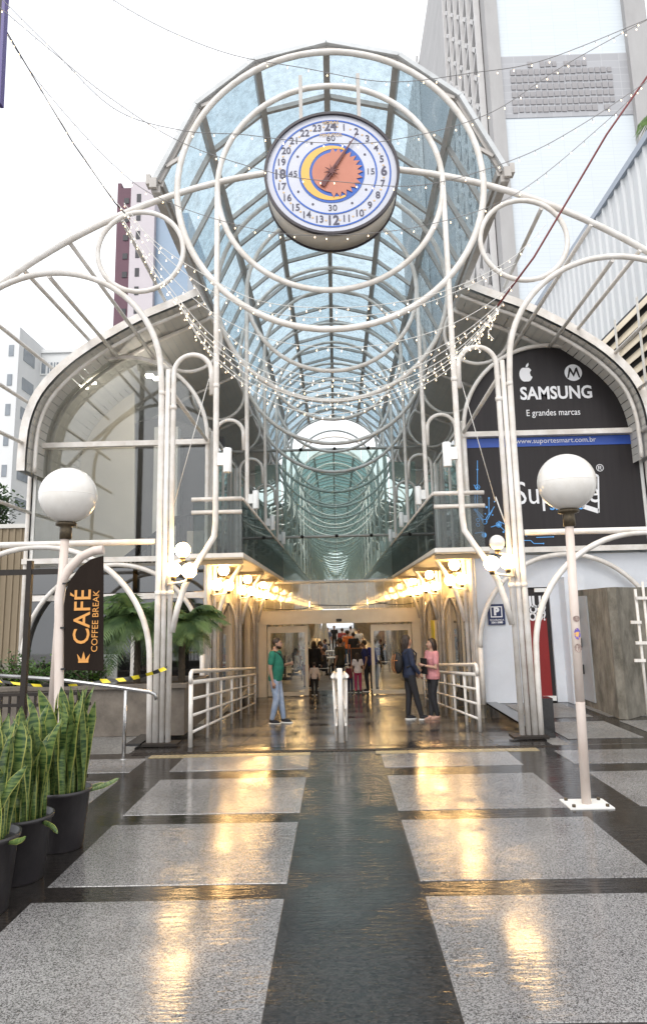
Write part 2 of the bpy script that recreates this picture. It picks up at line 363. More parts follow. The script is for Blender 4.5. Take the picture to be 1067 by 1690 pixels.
for (y0, y1) in rows:
    # each panel is laid as stones side by side with fine joints
    for a, b_, n in ((xLo, xL, 1), (xR, xRo, 1), (xLo - band - 2.2, xLo - band, 1), (xRo + .62, xRo + 2.9, 1)):
        for i in range(n):
            slab(a + (b_ - a) * i / n + .0015, a + (b_ - a) * (i + 1) / n - .0015, y0, y1)
# centre strip and cross bands as dark stones
yy = -1.9
while yy < 10.1:
    y1 = min(yy + .62, 10.12)
    slab(xL + .006, xR - .006, yy, y1 - .004, .0015, M['dark'], nm='dark_slab')
    yy += .62
# worn yellow tactile line and the grating at the head of the ramp
tl = MB(); xa, xb = G(250, 1247).x, G(880, 1232).x
N = 12
for i in range(N):
    x0 = xa + (xb - xa) * i / N; x1 = xa + (xb - xa) * (i + 1) / N
    if i in (5, 6): continue
    b = MB(); b.box(x0 + .003, x1 - .003, 9.93, 10.12, 0, .006)
    for q in range(7):
        cx = x0 + (x1 - x0) * (q + .5) / 7
        b.box(cx - .012, cx + .012, 9.95, 10.10, .006, .010)
    b.build('tactile_tile', M['tactile'], pave)
b = MB()
b.box(-2.9, 3.05, 10.16, 10.28, .0, .004)
for q in range(90): b.box(-2.9 + q * .066, -2.9 + q * .066 + .03, 10.165, 10.275, .004, .008)
b.build('drain_grate', M['darkmetal'], pave)
# tiles of the ramp and the lower floor
ty = 10.32; rows_n = 0
while ty < 24.5:
    t1 = ty + .6
    nx = 8 if ty < 23 else 4
    for i in range(nx):
        x0 = -RX + 2 * RX * i / nx; x1 = -RX + 2 * RX * (i + 1) / nx
        off = .0015 * random.random()
        za, zb = zr(ty + .006), zr(t1 - .006)
        if ty < 10.6 < t1: za = zb = 0; 
        if ty < 10.6: za, zb = 0, zr(t1 - .006)
        b = MB(); e = .004
        b.add([(x0 + e, ty + e, za + off), (x1 - e, ty + e, za + off), (x1 - e, t1 - e, zb + off), (x0 + e, t1 - e, zb + off),
               (x0 + e, ty + e, za - .03), (x1 - e, ty + e, za - .03), (x1 - e, t1 - e, zb - .03), (x0 + e, t1 - e, zb - .03)],
              [(0, 1, 2, 3), (0, 4, 5, 1), (1, 5, 6, 2), (2, 6, 7, 3), (3, 7, 4, 0)])
        b.build('paving_tile', M['ramp'] if (rows_n % 3) else M['dark'], ramp)
    ty = t1; rows_n += 1
b = MB()
y = 24.6
while y < 118:
    b.add([(-RX, y + .01, -.731), (RX, y + .01, -.731), (RX, y + 1.19, -.731), (-RX, y + 1.19, -.731)], [(0, 1, 2, 3)]); y += 1.2
b.build('far_paving', M['grnd'], ramp, kind='stuff')
# paving on the right platform: grey granite with dark bands
plat = MB(); plat.add([(RX + .25, 10.35, -.004), (14, 10.35, -.004), (14, 14.8, -.004), (RX + .25, 14.8, -.004)], [(0, 1, 2, 3)])
plat = plat.build('raised_pavement', M['dark'], kind='structure')
for (y0, y1) in ((10.75, 12.3), (12.75, 14.6)):
    for i in range(5):
        x0 = RX + .35 + i * 1.35; slab(x0, x0 + 1.1, y0, y1, m=M['grnd'], parent=plat)

# ------------------------------------------------------------------ steel frames
ZC, RO, RI = 9.18, 2.65, 1.95
def frame(y, label, first=False, group=None):
    t = thing('ring_portal', label, 'steel portal', (X0, y, 0), 0, group)
    T = lambda name, pts, r=.062, closed=False, n=8: MB().tube(pts, r, n, closed).build(name, M['tube'], t)
    n1 = 72 if first else 48
    T('outer_ring', arc(0, ZC, RO, 0, 360, n1)[:-1], .056, True, 10 if first else 8)
    T('inner_ring', arc(0, ZC, RI, 0, 360, n1)[:-1], .050, True, 10 if first else 8)
    for s in (-1, 1):
        T('small_ring', arc(s * 3.26, 8.04, .735, 0, 360, 40)[:-1], .044, True)
        zb = zr(y) if abs(y) < 200 else -.73
        # inner post that bends out at balcony height and lands on the column
        pts = [(s * RI, 0, ZC)] + [(s * RI, 0, z) for z in (7.5, 6, 4.5, 3.35)]
        pts += [(s * (RI + .02), 0, 3.12), (s * (RI + .16), -.02, 2.88), (s * (RI + .33), -.03, 2.62), (s * (RI + .47), -.03, 2.35), (s * (RI + .58), -.02, 2.02), (s * (RI + .66), -.01, 1.65)]
        T('inner_post', pts, .048)
        # slender arch between the inner post and the column, running down as one of its tubes
        pts = [(s * (RI + .07), 0, 5.45)] + arc(s * 2.34, 5.84, .31, 180, 0, 14)[0:15] if s > 0 else [(s * (RI + .07), 0, 5.45)] + arc(s * 2.34, 5.84, .31, 0, 180, 14)
        pts += [(s * 2.65, 0, 5.2), (s * 2.65, 0, zb + .01)]
        T('arched_post', pts, .043)
        c = T('column', [(s * 2.745, .0, zb + .01), (s * 2.745, 0, 3.0), (s * 2.745, 0, 5.9)], .042)
        if first:
            pts = [(s * 2.84, 0, .01), (s * 2.84, 0, 2.5), (s * 2.84, 0, 4.6), (s * 2.85, 0, 5.6)]
            ar = arc(s * 4.74, 5.82, 1.87, 180 if s > 0 else 0, 0 if s > 0 else 180, 40)
            T('wing_arch', pts + ar[1:] + [(s * 6.61, 0, 3), (s * 6.61, 0, .01)], .050, n=10)
            T('lower_arch', [(s * 2.93, 0, .01), (s * 2.94, 0, .9)] + arc(s * 4.75, 1.22, 1.80, 180 if s > 0 else 0, 0 if s > 0 else 180, 36) + [(s * 6.55, 0, .9)], .046)
            T('cross_rail', [(s * 2.9, 0, 3.06), (s * 7.4, 0, 3.06)], .048)
            b = MB(); b.box(s * 2.745 - .26, s * 2.745 + .26, -.16, .16, -.002, .035); b.build('base_plate', M['darkmetal'], t)
        else:
            T('lower_arch', [(s * 2.75, 0, 1.3)] + arc(s * 3.9, 1.6, 1.15, 180 if s > 0 else 0, 90, 10), .045)
        if first:
            for x_, z_ in ((2.65, 5.25), (2.84, 5.5), (1.95, 5.6), (2.745, 2.25), (2.65, 2.25), (2.84, 2.25)):
                MB().lathe([(.048, -.035), (.056, -.03), (.056, .03), (.048, .035)], 10, (s * x_, 0, z_)).build('collar', M['tube'], t)
    if first:
        pts = []
        for i in range(61):
            x = -7.6 + 15.2 * i / 60; pts.append((x, .02, 9.53 - .0575 * x * x - .00016 * x ** 4))
        T('crown_tube', pts, .055, n=10)
    return t
Y1 = 10.95
f1 = frame(Y1, 'big white steel entrance frame with two rings round the clock and wide side arches', True)
names = ['second', 'third', 'fourth', 'fifth', 'sixth']
f2 = frame(Y1 + 4, 'second white steel ring frame, first one behind the entrance frame under the glass vault')
# struts from the entrance frame back to the shop fronts are parts of the entrance frame
def strut(a, b, da=Y1, db=14.62, r=.038):
    p, q = P(*a, da), P(*b, db)
    o = Vector((X0, Y1, 0))
    MB().tube([p - o, q - o], r, 8).build('strut', M['tube'], f1)
for a, b in (((201, 362), (279, 509)), ((112, 396), (255, 591)), ((37, 443), (165, 580)), ((81, 456), (195, 589)), ((-60, 490), (103, 621)),
             ((-60, 596), (62, 674)), ((-60, 684), (54, 739)), ((281, 644), (341, 726)), ((-60, 806), (49, 846)),
             ((893, 343), (831, 474)), ((975, 370), (844, 577)), ((1056, 412), (934, 566)), ((1010, 429), (906, 572)),
             ((1100, 498), (999, 597)), ((1110, 596), (1044, 649)), ((1120, 670), (1052, 716)), ((822, 622), (765, 713))):
    strut(a, b)
tree2 = subtree(f2)
for i in range(2, 27):
    y = Y1 + 4 * i
    if i == 2: c = frame(y, 'third white steel ring frame, halfway between the entrance and the glass doors')
    elif i == 3:
        c = frame(y, 'fourth white steel ring frame, just in front of the glass screen over the doors'); tree3 = subtree(c)
    else:
        c = dup(f2, (X0, y, 0), tree=tree3 if False else None) if False else None
        c = {}
        for o in tree3:
            k = o.copy(); COL.objects.link(k); c[o] = k
            if o.parent is not None: k.parent = c[o.parent]
        k = c[tree3[0]]; k.location = (X0, y, 0)
        if i == 4: k['label'] = 'first white steel ring frame seen through the glass behind the screen'
        elif i == 5: k['label'] = 'second white steel ring frame behind the glass screen, near the gap in the roof'
        else:
            k['label'] = 'white steel ring frame far down the arcade beyond the roof gap'; k['group'] = 'ring frames far down the arcade'

# ------------------------------------------------------------------ glass vault
VZ, VR = 8.92, 2.985
va = [173 - 27.667 * i for i in range(7)]
VPT = [(-3.0, 9.36), (-2.31, 10.80), (-1.28, 11.65), (0, 11.97), (1.28, 11.65), (2.31, 10.80), (3.0, 9.36)]
def vp(i, r=VR):
    k = r / VR; return (VPT[i][0] * k, VZ + (VPT[i][1] - VZ) * k)
def vault(y0, y1, label, n, group=None, near=True):
    t = thing('glass_vault', label, 'glass roof', (X0, y0, 0), 0, group)
    L = y1 - y0; st = L / n
    for i in range(7):
        x, z = vp(i, VR - .04)
        q = MB().obox((x, 0, z), (x, L, z), .12, .12, up=(x, 0, z - VZ))
        q.build('purlin', M['tube_dark'], t)
    if near:
        for k in range(n + 1):
            b = MB()
            for i in range(6):
                a, c = vp(i, VR - .015), vp(i + 1, VR - .015)
                b.obox((a[0], k * st, a[1]), (c[0], k * st, c[1]), .075, .09, up=(0, 0, 1) if 1 < i < 4 else (1, 0, .3))
            b.build('glazing_rib', M['tube_dark'], t)
        cnt = 0
        for k in range(n):
            for i in range(6):
                a, c = vp(i, VR + .035), vp(i + 1, VR + .035)
                e = .02; d = Vector((c[0] - a[0], 0, c[1] - a[1])).normalized() * e
                j = random.uniform(-.006, .006)
                nrm = Vector((-(c[1] - a[1]), 0, c[0] - a[0])).normalized() * -.010
                y0_, y1_ = k * st + .02, (k + 1) * st - .02
                A = Vector((a[0], 0, a[1])) + d; C = Vector((c[0], 0, c[1])) - d
                vs = [A + Vector((0, y0_, j)), A + Vector((0, y1_, j)), C + Vector((0, y1_, j)), C + Vector((0, y0_, j))]
                b = MB(); b.add(vs, [(0, 1, 2, 3)])
                b.build('glass_pane', M['roofglass'] if random.random() < .6 else M['roofglass2'], t)
    else:
        b = MB(); gq = MB()
        for k in range(n + 1):
            for i in range(6):
                a, c = vp(i, VR - .015), vp(i + 1, VR - .015)
                b.obox((a[0], k * st, a[1]), (c[0], k * st, c[1]), .055, .07, up=(0, 0, 1) if 1 < i < 4 else (1, 0, .3))
                if k < n:
                    a, c = vp(i, VR + .035), vp(i + 1, VR + .035)
                    gq.add([(a[0], k * st + .02, a[1]), (a[0], (k + 1) * st - .02, a[1]), (c[0], (k + 1) * st - .02, c[1]), (c[0], k * st + .02, c[1])], [(0, 1, 2, 3)])
        b.build('glazing_ribs_far', M['tube_dark'], t, kind='stuff').name = 'far_glazing_rib'
        gq.build('far_glass_pane', M['farglass'], t, kind='stuff')
    # eaves gutters
    for s in (-1, 1):
        x = s * 3.02
        MB().box(x - .07, x + .07, -.06, L, VZ + .22, VZ + .34).build('gutter', M['tube_dark'], t)
    return t
v1 = vault(11.0, 35.0, 'long polygonal vault of dusty blue glass panes over the entrance walk', 20)
# front rim of the vault: pale pressed-metal edge with its corner caps
for i in range(6):
    a, c = vp(i, VR + .04), vp(i + 1, VR + .04)
    MB().obox((a[0], -.06, a[1]), (c[0], -.06, c[1]), .12, .08, up=(a[0] + c[0], 0, a[1] + c[1] - 2 * VZ)).build('rim', M['roofskin'], v1)
for s in (-1, 1):
    b = MB()
    for k in range(3): b.box(s * 3.05 - .06, s * 3.05 + .06, -.16 + k * .12, -.1 + k * .12, 9.18, 9.36)
    b.box(s * 3.14 - .04, s * 3.14 + .04, -.14, .04, 9.26, 9.44)
    b.build('eaves_bracket', M['tube_dark'], v1)
    for k in range(7):
        z = zr(0)
for k in range(7):
    pass
v2 = vault(43.0, 115, 'far stretch of the glass vault beyond the bright gap in the roof', 54, near=False)
# short braces that tie the rings to the vault
for k in range(7):
    for s in (-1, 1):
        yk = Y1 + 4 * k - 11.0
        if yk > 24.2: continue
        for a_ in (40, 68, 90, 14):
            a = R(a_) if s > 0 else pi - R(a_)
            if a_ == 90 and s < 0: continue
            b = MB(); b.obox((RO * math.cos(a), yk, ZC + RO * math.sin(a)), ((VR - .05) * math.cos(a), yk, VZ + (VR - .05) * math.sin(a) * 1.0), .06, .05, up=(0, 1, 0))
            b.build('ring_brace', M['tube_dark'], v1)

# ------------------------------------------------------------------ wings
def roof_profile(s, off=0.0):
    pts = []
    C = (-4.62, 5.45); RR = 2.02 + off
    # springs vertically at the outer wall, curls over and then runs up flatter towards the vault's eaves
    base = [(-6.56, 4.9), (-6.56, 5.35), (-6.50, 6.0), (-6.26, 6.63), (-5.78, 7.20), (-5.22, 7.64), (-4.72, 7.95), (-4.1, 8.29), (-3.45, 8.56), (-2.88, 8.82)]
    n = len(base); out = []; off -= .17
    for i, (x, z) in enumerate(base):
        a = Vector(base[max(i - 1, 0)]); c = Vector(base[min(i + 1, n - 1)]); t = (c - a).normalized(); nn = Vector((-t.y, t.x))
        q = Vector((x, z)) + nn * off
        out.append((-s * q.x if s > 0 else q.x, q.y))
    # refine with Catmull-Rom
    res = []
    for i in range(n - 1):
        p0, p1, p2, p3 = [Vector(out[max(0, min(n - 1, j))]) for j in (i - 1, i, i + 1, i + 2)]
        for q in range(3):
            u = q / 3
            res.append(tuple(.5 * ((2 * p1) + (p2 - p0) * u + (2 * p0 - 5 * p1 + 4 * p2 - p3) * u * u + (3 * p1 - p0 - 3 * p2 + p3) * u ** 3)))
    res.append(out[-1])
    return res
FY, EY = 14.75, 117.0      # shop front plane, far end of the arcade
def wing(s, label):
    t = thing('arcade_wing', label, 'building', (X0, 0, 0))
    o, i_ = roof_profile(s, .17), roof_profile(s, .0)
    n = len(o); y0, y1 = 13.9, EY
    b = MB()
    for ya_, yb_ in ((y0, 35.0), (43.0, y1)):
        vs = [(x, ya_, z) for x, z in o] + [(x, yb_, z) for x, z in o]
        b.add(vs, [((k, k + 1, n + k + 1, n + k) if s > 0 else (k + 1, k, n + k, n + k + 1)) for k in range(n - 1)], 0, True)
    rf = b.build('roof', M['roofskin'], t)
    b = MB()
    for k in range(n - 1):
        b.add([(o[k][0], y0, o[k][1]), (o[k + 1][0], y0, o[k + 1][1]), (i_[k + 1][0], y0, i_[k + 1][1]), (i_[k][0], y0, i_[k][1])], [(0, 1, 2, 3)])
    b.build('fascia', M['tube'], rf)
    trim = roof_profile(s, -.10)
    MB().tube([(x, y0 + .25, z) for x, z in trim], .045, 6).build('edge_tube', M['tube'], rf)
    # ceiling of narrow boards, each a strip running the length of the wing
    prof = roof_profile(s, -.02); m = []
    L = 0; cum = [0]
    for k in range(len(prof) - 1):
        L += (Vector(prof[k + 1]) - Vector(prof[k])).length; cum.append(L)
    def at(u):
        for k in range(len(prof) - 1):
            if cum[k + 1] >= u: 
                f = (u - cum[k]) / (cum[k + 1] - cum[k]); return Vector(prof[k]).lerp(Vector(prof[k + 1]), f)
        return Vector(prof[-1])
    nb = 34
    for k in range(nb):
        a, c = at(L * k / nb + .006), at(L * (k + 1) / nb - .006)
        j = random.uniform(0, .012)
        for ya_, yb_ in ((y0 + .05, 35.0), (43.0, y1)):
            b = MB()
            b.add([(a.x, ya_, a.y - j), (c.x, ya_, c.y - j), (c.x, yb_, c.y - j), (a.x, yb_, a.y - j)], [(0, 1, 2, 3)])
            b.build('soffit_board', M['soffit'], t)
    # curved rafters under the boards every four metres
    pr = roof_profile(s, -.09)
    for k in range(0, 26):
        y = Y1 + 4 * (k + 1)
        b = MB().tube([(x, y, z) for x, z in pr[::2] + [pr[-1]]], .05, 6); b.build('rafter', M['tube'], t)
    # outer wall
    xw = s * 6.5
    b = MB(); b.box(min(xw, xw + s * .15), max(xw, xw + s * .15), FY, EY, 0, 5.6); b.build('outer_wall', M['white'], t)
    # first floor slab with its warm painted soffit
    xa, xb = sorted((s * 1.78, s * 6.4))
    ya, yb_ = sorted((s * 1.78, s * 2.80)); yc, yd_ = sorted((s * 2.803, s * 6.4))
    MB().box(ya, yb_, 13.0, EY, 2.95, 3.03).build('balcony_slab', M['white'], t)
    MB().box(yc, yd_, FY + .21, EY, 2.91, 3.03).build('floor_slab', M['white'], t)
    MB().box(ya + .02, yb_ - .0, 13.02, EY - .02, 2.925, 2.949).build('lit_soffit', M['soffit_warm'], t)
    MB().box(yc, yd_, FY + .25, EY - .02, 2.885, 2.909).build('shop_ceiling', M['soffit_warm'], t)
    for k in range(26):
        y = 13.4 + 4 * k
        if y < 60:
            MB().box(min(s * 1.85, s * 2.9), max(s * 1.85, s * 2.9), y, y + .09, 2.85, 2.924).build('soffit_beam', M['soffit_warm'], t)
    # smoked glass balustrade along the void, and its end facing the plaza
    xp = s * 1.80
    for k in range(24):
        y = 13.0 + 2.0 * k
        if y > 60: break
        gpane = MB().box(xp - .01, xp + .01, y + .015, y + 1.985, 3.035, 4.02).build('balustrade_pane', M['parapet'], t)
    MB().tube([(xp, 13.0, 4.05), (xp, EY, 4.05)], .035, 6).build('handrail', M['tube'], t)
    MB().box(min(xp, s * 2.72), max(xp, s * 2.72), 12.995, 13.015, 3.035, 4.0).build('balustrade_pane', M['parapet'], t)
    for z in (4.05, 3.80):
        MB().tube([(s * 1.8, 12.97, z), (s * 2.75, 12.97, z)], .042, 8).build('handrail', M['tube'], t)
    # wall of dark glass on the first floor behind the walkway
    xg = s * 2.78
    for k in range(24):
        y = FY + 2.0 * k
        q = MB().box(xg - .012, xg + .012, y + .05, y + 1.95, 3.05, 5.85).build('corridor_window', M['corrglass'], t)
        if k < 14:
            fr = MB()
            fr.box(xg - .04, xg + .04, y - .04, y + .04, 3.03, 5.9); fr.box(xg - .04, xg + .04, y + .04, y + 1.96, 5.86, 5.95)
            fr.build('mullion', M['soffit'], q)
    # ground floor shop wall along the sunken walk: cream piers and glass
    xs = s * 2.86
    for k in range(26):
        y = 15.0 + 4.0 * k
        zf = -.73
        pr_ = MB().box(min(xs, xs + s * .3), max(xs, xs + s * .3), y, y + .35, zf, 2.88).build('pier', M['cream'], t)
        if k < 12:
            for q in range(2):
                ya = y + .35 + q * 1.825
                wnd = MB().box(xs + s * .1 - .01, xs + s * .1 + .01, ya + .06, ya + 1.765, zf + .3, 2.2).build('shop_window', M['shopglass'], t)
                f_ = MB(); 
                for zz in (zf + .22, 2.2, 2.72): f_.box(min(xs + s * .06, xs + s * .16), max(xs + s * .06, xs + s * .16), ya, ya + 1.825, zz, zz + .09)
                for yv in (ya, ya + 1.765): f_.box(min(xs + s * .065, xs + s * .155), max(xs + s * .065, xs + s * .155), yv, yv + .06, zf + .31, 2.2)
                f_.build('window_frame', M['cream'], wnd)
    MB().box(min(s * 3.0, s * 3.05), max(s * 3.0, s * 3.05), 15.0, EY, 2.29, 2.72).build('transom_panel', M['cream'], t)
    MB().box(min(s * 4.6, s * 4.7), max(s * 4.6, s * 4.7), FY + .5, EY, -.7, 2.85).build('shop_back_wall', M['creamwall'], t)
    return t
M['darkpane'] = glass('dark_corridor_glass', (.10, .11, .11), gl=.10, dirt=.12, damt=.2, dcol=(.12, .12, .12), dscale=1.0)
M['corrglass'] = glass('grey_corridor_glass', (.6, .66, .65), gl=.06, dirt=.30, damt=.3, dcol=(.5, .55, .54), dscale=1.0)
M['shopglass'] = glass('shop_glass', (.45, .42, .36), gl=.16)
wl_ = wing(-1, 'left arcade wing with curved slatted roof and big arched shop window')
wr_ = wing(1, 'right arcade wing with curved roof, charcoal advertising window and white ground floor wall')

# shop fronts facing the plaza -------------------------------------------------
WX, WR_, WZ = 4.70, 1.92, 5.68
def front(s, t):
    c = s * WX; T = lambda nm, pts, r=.05, closed=False: MB().tube(pts, r, 8, closed).build(nm, M['tube'], t)
    ar = arc(c, WZ, WR_, 180, 0, 40, FY - .06)
    T('window_arch', [(c - WR_, FY - .06, 0.0), (c - WR_, FY - .06, 3)] + ar + [(c + WR_, FY - .06, 3), (c + WR_, FY - .06, 0)], .046)
    for z in (5.60, 3.09):
        b = MB(); b.box(c - WR_ - .05, c + WR_ + .05, FY - .14, FY - .02, z - .055, z + .055); b.build('transom', M['tube'], t)
    for x in (c - s * 0 - WR_ , c + WR_):
        MB().box(x - .05, x + .05, FY + .0, FY + .08, 0, 5.7).build('jamb', M['tube'], t)
    T('shop_arch', arc(c, 1.12, 1.86, 180, 0, 36, FY - .12), .05)
    T('shop_arch_leg', [(c - 1.86, FY - .12, 0), (c - 1.86, FY - .12, 1.12)], .05); T('shop_arch_leg', [(c + 1.86, FY - .12, 0), (c + 1.86, FY - .12, 1.12)], .05)
    return c
cl = front(-1, wl_); cr_ = front(1, wr_)
def arch_poly(c, z0=5.66, zc=WZ, r=WR_ - .03, n=32):
    return [(c - r, z0)] + [(x, z) for x, y, z in arc(c, zc, r, 180, 0, n)] + [(c + r, z0)]
# left: clear glazing
M['spoton'] = mat('lit_ceiling_spot', (.9,.9,.88), .4, emit=(1, .93, .82), estr=14)
def pane(poly, y, name, m, t, th=.012): return MB().prism(poly, y, y + th).build(name, m, t)
pane([(x, z) for x, z in arch_poly(cl)], FY + .02, 'arched_pane', M['winglass'], wl_)
pane([(cl - WR_ + .05, 3.11), (cl + WR_ - .05, 3.11), (cl + WR_ - .05, 5.54), (cl - WR_ + .05, 5.54)], FY + .02, 'glass_pane', M['winglass'], wl_)
for x0, x1, z0, z1 in ((-6.5, -4.35, .45, 2.25), (-4.25, -2.85, .45, 2.25), (-6.5, -4.35, 2.4, 2.95), (-4.25, -2.85, 2.4, 2.95)):
    p = pane([(x0, z0), (x1, z0), (x1, z1), (x0, z1)], FY + .02, 'glass_pane', M['darkpane'], wl_)
for z in (2.32, .38):
    MB().box(-6.55, -2.8, FY - .03, FY + .05, z - .06, z + .06).build('window_bar', M['tube'], wl_)
MB().box(-4.34, -4.26, FY - .03, FY + .05, .44, 2.26).build('window_bar', M['tube'], wl_)
# spots inside the arched window
for a_, dx in ((125, 0), (118, .1), (72, 0), (66, .08)):
    x = cl + (WR_ - .22) * math.cos(R(a_)); z = WZ + (WR_ - .25) * math.sin(R(a_))
    MB().box(x - .08, x + .08, FY + .25, FY + .4, z - .02, z + .03).build('ceiling_spot', M['spoton'], wl_)
# room behind: pale wall with a rounded head, dark pier, stair with black rails
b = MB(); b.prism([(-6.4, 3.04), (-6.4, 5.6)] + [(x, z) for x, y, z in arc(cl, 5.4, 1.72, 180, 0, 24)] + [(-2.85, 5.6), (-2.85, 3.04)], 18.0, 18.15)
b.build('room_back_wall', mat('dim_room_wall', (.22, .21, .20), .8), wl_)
MB().box(-4.55, -3.95, 17.0, 17.3, 3.04, 6.6).build('room_pier', M['soffit'], wl_)
MB().box(-3.9, -2.85, 17.35, 17.5, 3.04, 6.4).build('dark_partition', M['black'], wl_)
iw = [P(*q, 16.9) for q in ((112, 935), (112, 760), (117, 730), (126, 705), (138, 684), (155, 665), (175, 652), (198, 644), (222, 641), (222, 935))]
MB().prism([(p.x - X0, max(p.z, 3.04)) for p in iw], 16.9, 17.0).build('inner_wall', M['creamwall'], wl_)
st = MB()
for k in range(4):
    o = .16 * k
    st.tube([(-5.1 + o * .3, 16.0 + o, 3.1 + o * .2), (-3.75 + o * .3, 16.0 + o, 4.15 + o * .2), (-3.3 + o * .3, 16.0 + o, 4.2 + o * .2)], .03, 6)
    for q in range(6): st.tube([(-5.0 + q * .3 + o * .3, 16.0 + o, 3.04), (-5.0 + q * .3 + o * .3, 16.0 + o, 3.2 + q * .2)], .018, 5)
st.build('stair_railing', M['darkmetal'], wl_)
MB().box(-3.35, -2.98, 15.4, 15.8, 3.04, 3.75).build('storage_box', M['creamwall'], wl_)
# right: charcoal vinyl over the glazing
vn1 = pane(arch_poly(cr_), FY + .02, 'arched_banner', M['vinyl'], wr_)
vn2 = pane([(cr_ - WR_ + .05, 3.11), (cr_ + WR_ - .05, 3.11), (cr_ + WR_ - .05, 5.54), (cr_ - WR_ + .05, 5.54)], FY + .02, 'window_banner', M['vinyl'], wr_)
yf = FY + .012
MB().box(cr_ - WR_ + .05, cr_ + WR_ - .05, yf - .004, yf + .006, 5.33, 5.53).build('blue_stripe', M['bluevinyl'], vn2)
def U(px, py): q = P(px, py, yf); return q.x - X0, q.z
x, z = U(917, 649); text('SAMSUNG', .40, x, yf, z, M['letter'], vn1, sx=.86, bold=.011)
x, z = U(912, 681); text('E grandes marcas', .205, x, yf, z, M['letter'], vn1, sx=.82)
x, z = U(916, 727); text('www.suportesmart.com.br', .155, x, yf - .006, z, M['letter'], vn2, sx=1.02)
x, z = U(849, 816); text('Suporte', .70, x, yf, z, M['letter'], vn2, sx=.80, align='LEFT')
x, z = U(925, 834); text('smart', .3, x + .1, yf, z, M['circuit'], vn2, bold=.004)
x, z = U(989, 773); text('®', .22, x, yf, z, M['letter'], vn2)
# fruit emblem
x, z = U(867, 618)
ap = MB(); pts = []
for k in range(40):
    a = 2 * pi * k / 40; r = .155 * (1 + .07 * math.cos(2 * a + pi)) * (1 - .16 * math.exp(-((a - pi / 2) / .35) ** 2) - .10 * math.exp(-((a - 1.5 * pi) / .3) ** 2))
    xx, zz = r * math.cos(a), r * math.sin(a) * 1.08
    dx, dz = xx - .17, zz - .02
    dd = math.hypot(dx, dz)
    if dd < .085: xx, zz = .17 + dx / dd * .085, .02 + dz / dd * .085
    pts.append((x + xx, z + zz))
ap.prism(pts, yf - .003, yf)
ap.prism([(x + .0, z + .16), (x + .02, z + .22), (x + .07, z + .27), (x + .075, z + .22), (x + .05, z + .175)], yf - .003, yf)
ap.build('fruit_emblem', M['letter'], vn1)
x, z = U(945, 615)
dk = MB().prism([(x + .19 * math.cos(2 * pi * k / 40), z + .19 * math.sin(2 * pi * k / 40)) for k in range(40)], yf - .003, yf).build('round_emblem', M['letter'], vn1)
mm = MB()
for s_ in (-1, 1):
    mm.prism([(x + s_ * .145, z - .12), (x + s_ * .085, z + .12), (x + s_ * .05, z + .10), (x + s_ * .0, z - .02), (x + s_ * 0, z - .10), (x + s_ * .065, z + .03), (x + s_ * .11, z - .12)], yf - .008, yf - .004)
mm.build('batwing_letter', M['vinyl'], vn1)
# phone outline
x0, z0 = U(964, 841); x1, z1 = U(987, 782)
ph = MB()
pa, pb, pc_, pd_ = U(978, 782), U(986, 786), U(987, 846), U(962, 838)
def pl_(a, c, w_): ph.obox((a[0], yf - .002, a[1]), (c[0], yf - .002, c[1]), w_, .003, up=(0, 1, 0))
pl_(pa, pb, .05); pl_(pb, pc_, .035); pl_((pc_[0], pc_[1] + .03), (pd_[0], pd_[1] + .03), .10); pl_(pd_, (pa[0] - .32, pa[1]), .035); pl_((pa[0] - .32, pa[1]), pa, .05)
ph.build('phone_print', M['letter'], vn2)
# circuit print
cp = MB()
def cl_(pts, r=.007):
    q = [U(*p) for p in pts]
    for a, c in zip(q, q[1:]): cp.obox((a[0], yf - .002, a[1]), (c[0], yf - .002, c[1]), r * 2, .003, up=(0, 1, 0))
def dot(px, py, r, ring=False):
    x, z = U(px, py)
    if ring: cp.tube([(x + r * math.cos(2 * pi * k / 16), yf - .002, z + r * math.sin(2 * pi * k / 16)) for k in range(16)], .008, 4, True)
    else: cp.prism([(x + r * math.cos(2 * pi * k / 12), z + r * math.sin(2 * pi * k / 12)) for k in range(12)], yf - .004, yf - .001)
for l in ([(787, 775), (787, 850), (797, 860), (797, 885)], [(787, 775), (787, 760)], [(806, 823), (806, 848), (800, 858)], [(781, 840), (797, 858)], [(812, 842), (801, 862)],
          [(797, 861), (797, 880)], [(783, 880), (797, 878)], [(822, 866), (836, 880)], [(809, 870), (822, 866)], [(863, 892), (875, 892), (880, 897), (896, 897)], [(884, 887), (912, 886)], [(863, 882), (858, 890)], [(783, 815), (783, 840), (797, 853)],
          [(781, 800), (789, 812)], [(815, 836), (806, 850)], [(838, 868), (822, 860)]): cl_(l)
for a in ((787, 804, .05), (799, 861, .05), (822, 866, .055), (858, 889, .05), (788, 858, .035), (788, 866, .035)): dot(*a, ring=True)
for a in ((787, 775, .02), (798, 883, .055), (822, 866, .04), (802, 837, .025), (862, 897, .035), (912, 886, .015), (896, 897, .015), (806, 822, .018), (858, 889, .02), (815, 828, .015), (830, 878, .02), (800, 848, .015), (787, 804, .02), (792, 820, .012), (812, 850, .015), (862, 877, .018), (868, 884, .015)): dot(*a)
cp.build('circuit_print', M['circuit'], vn2, kind='stuff')
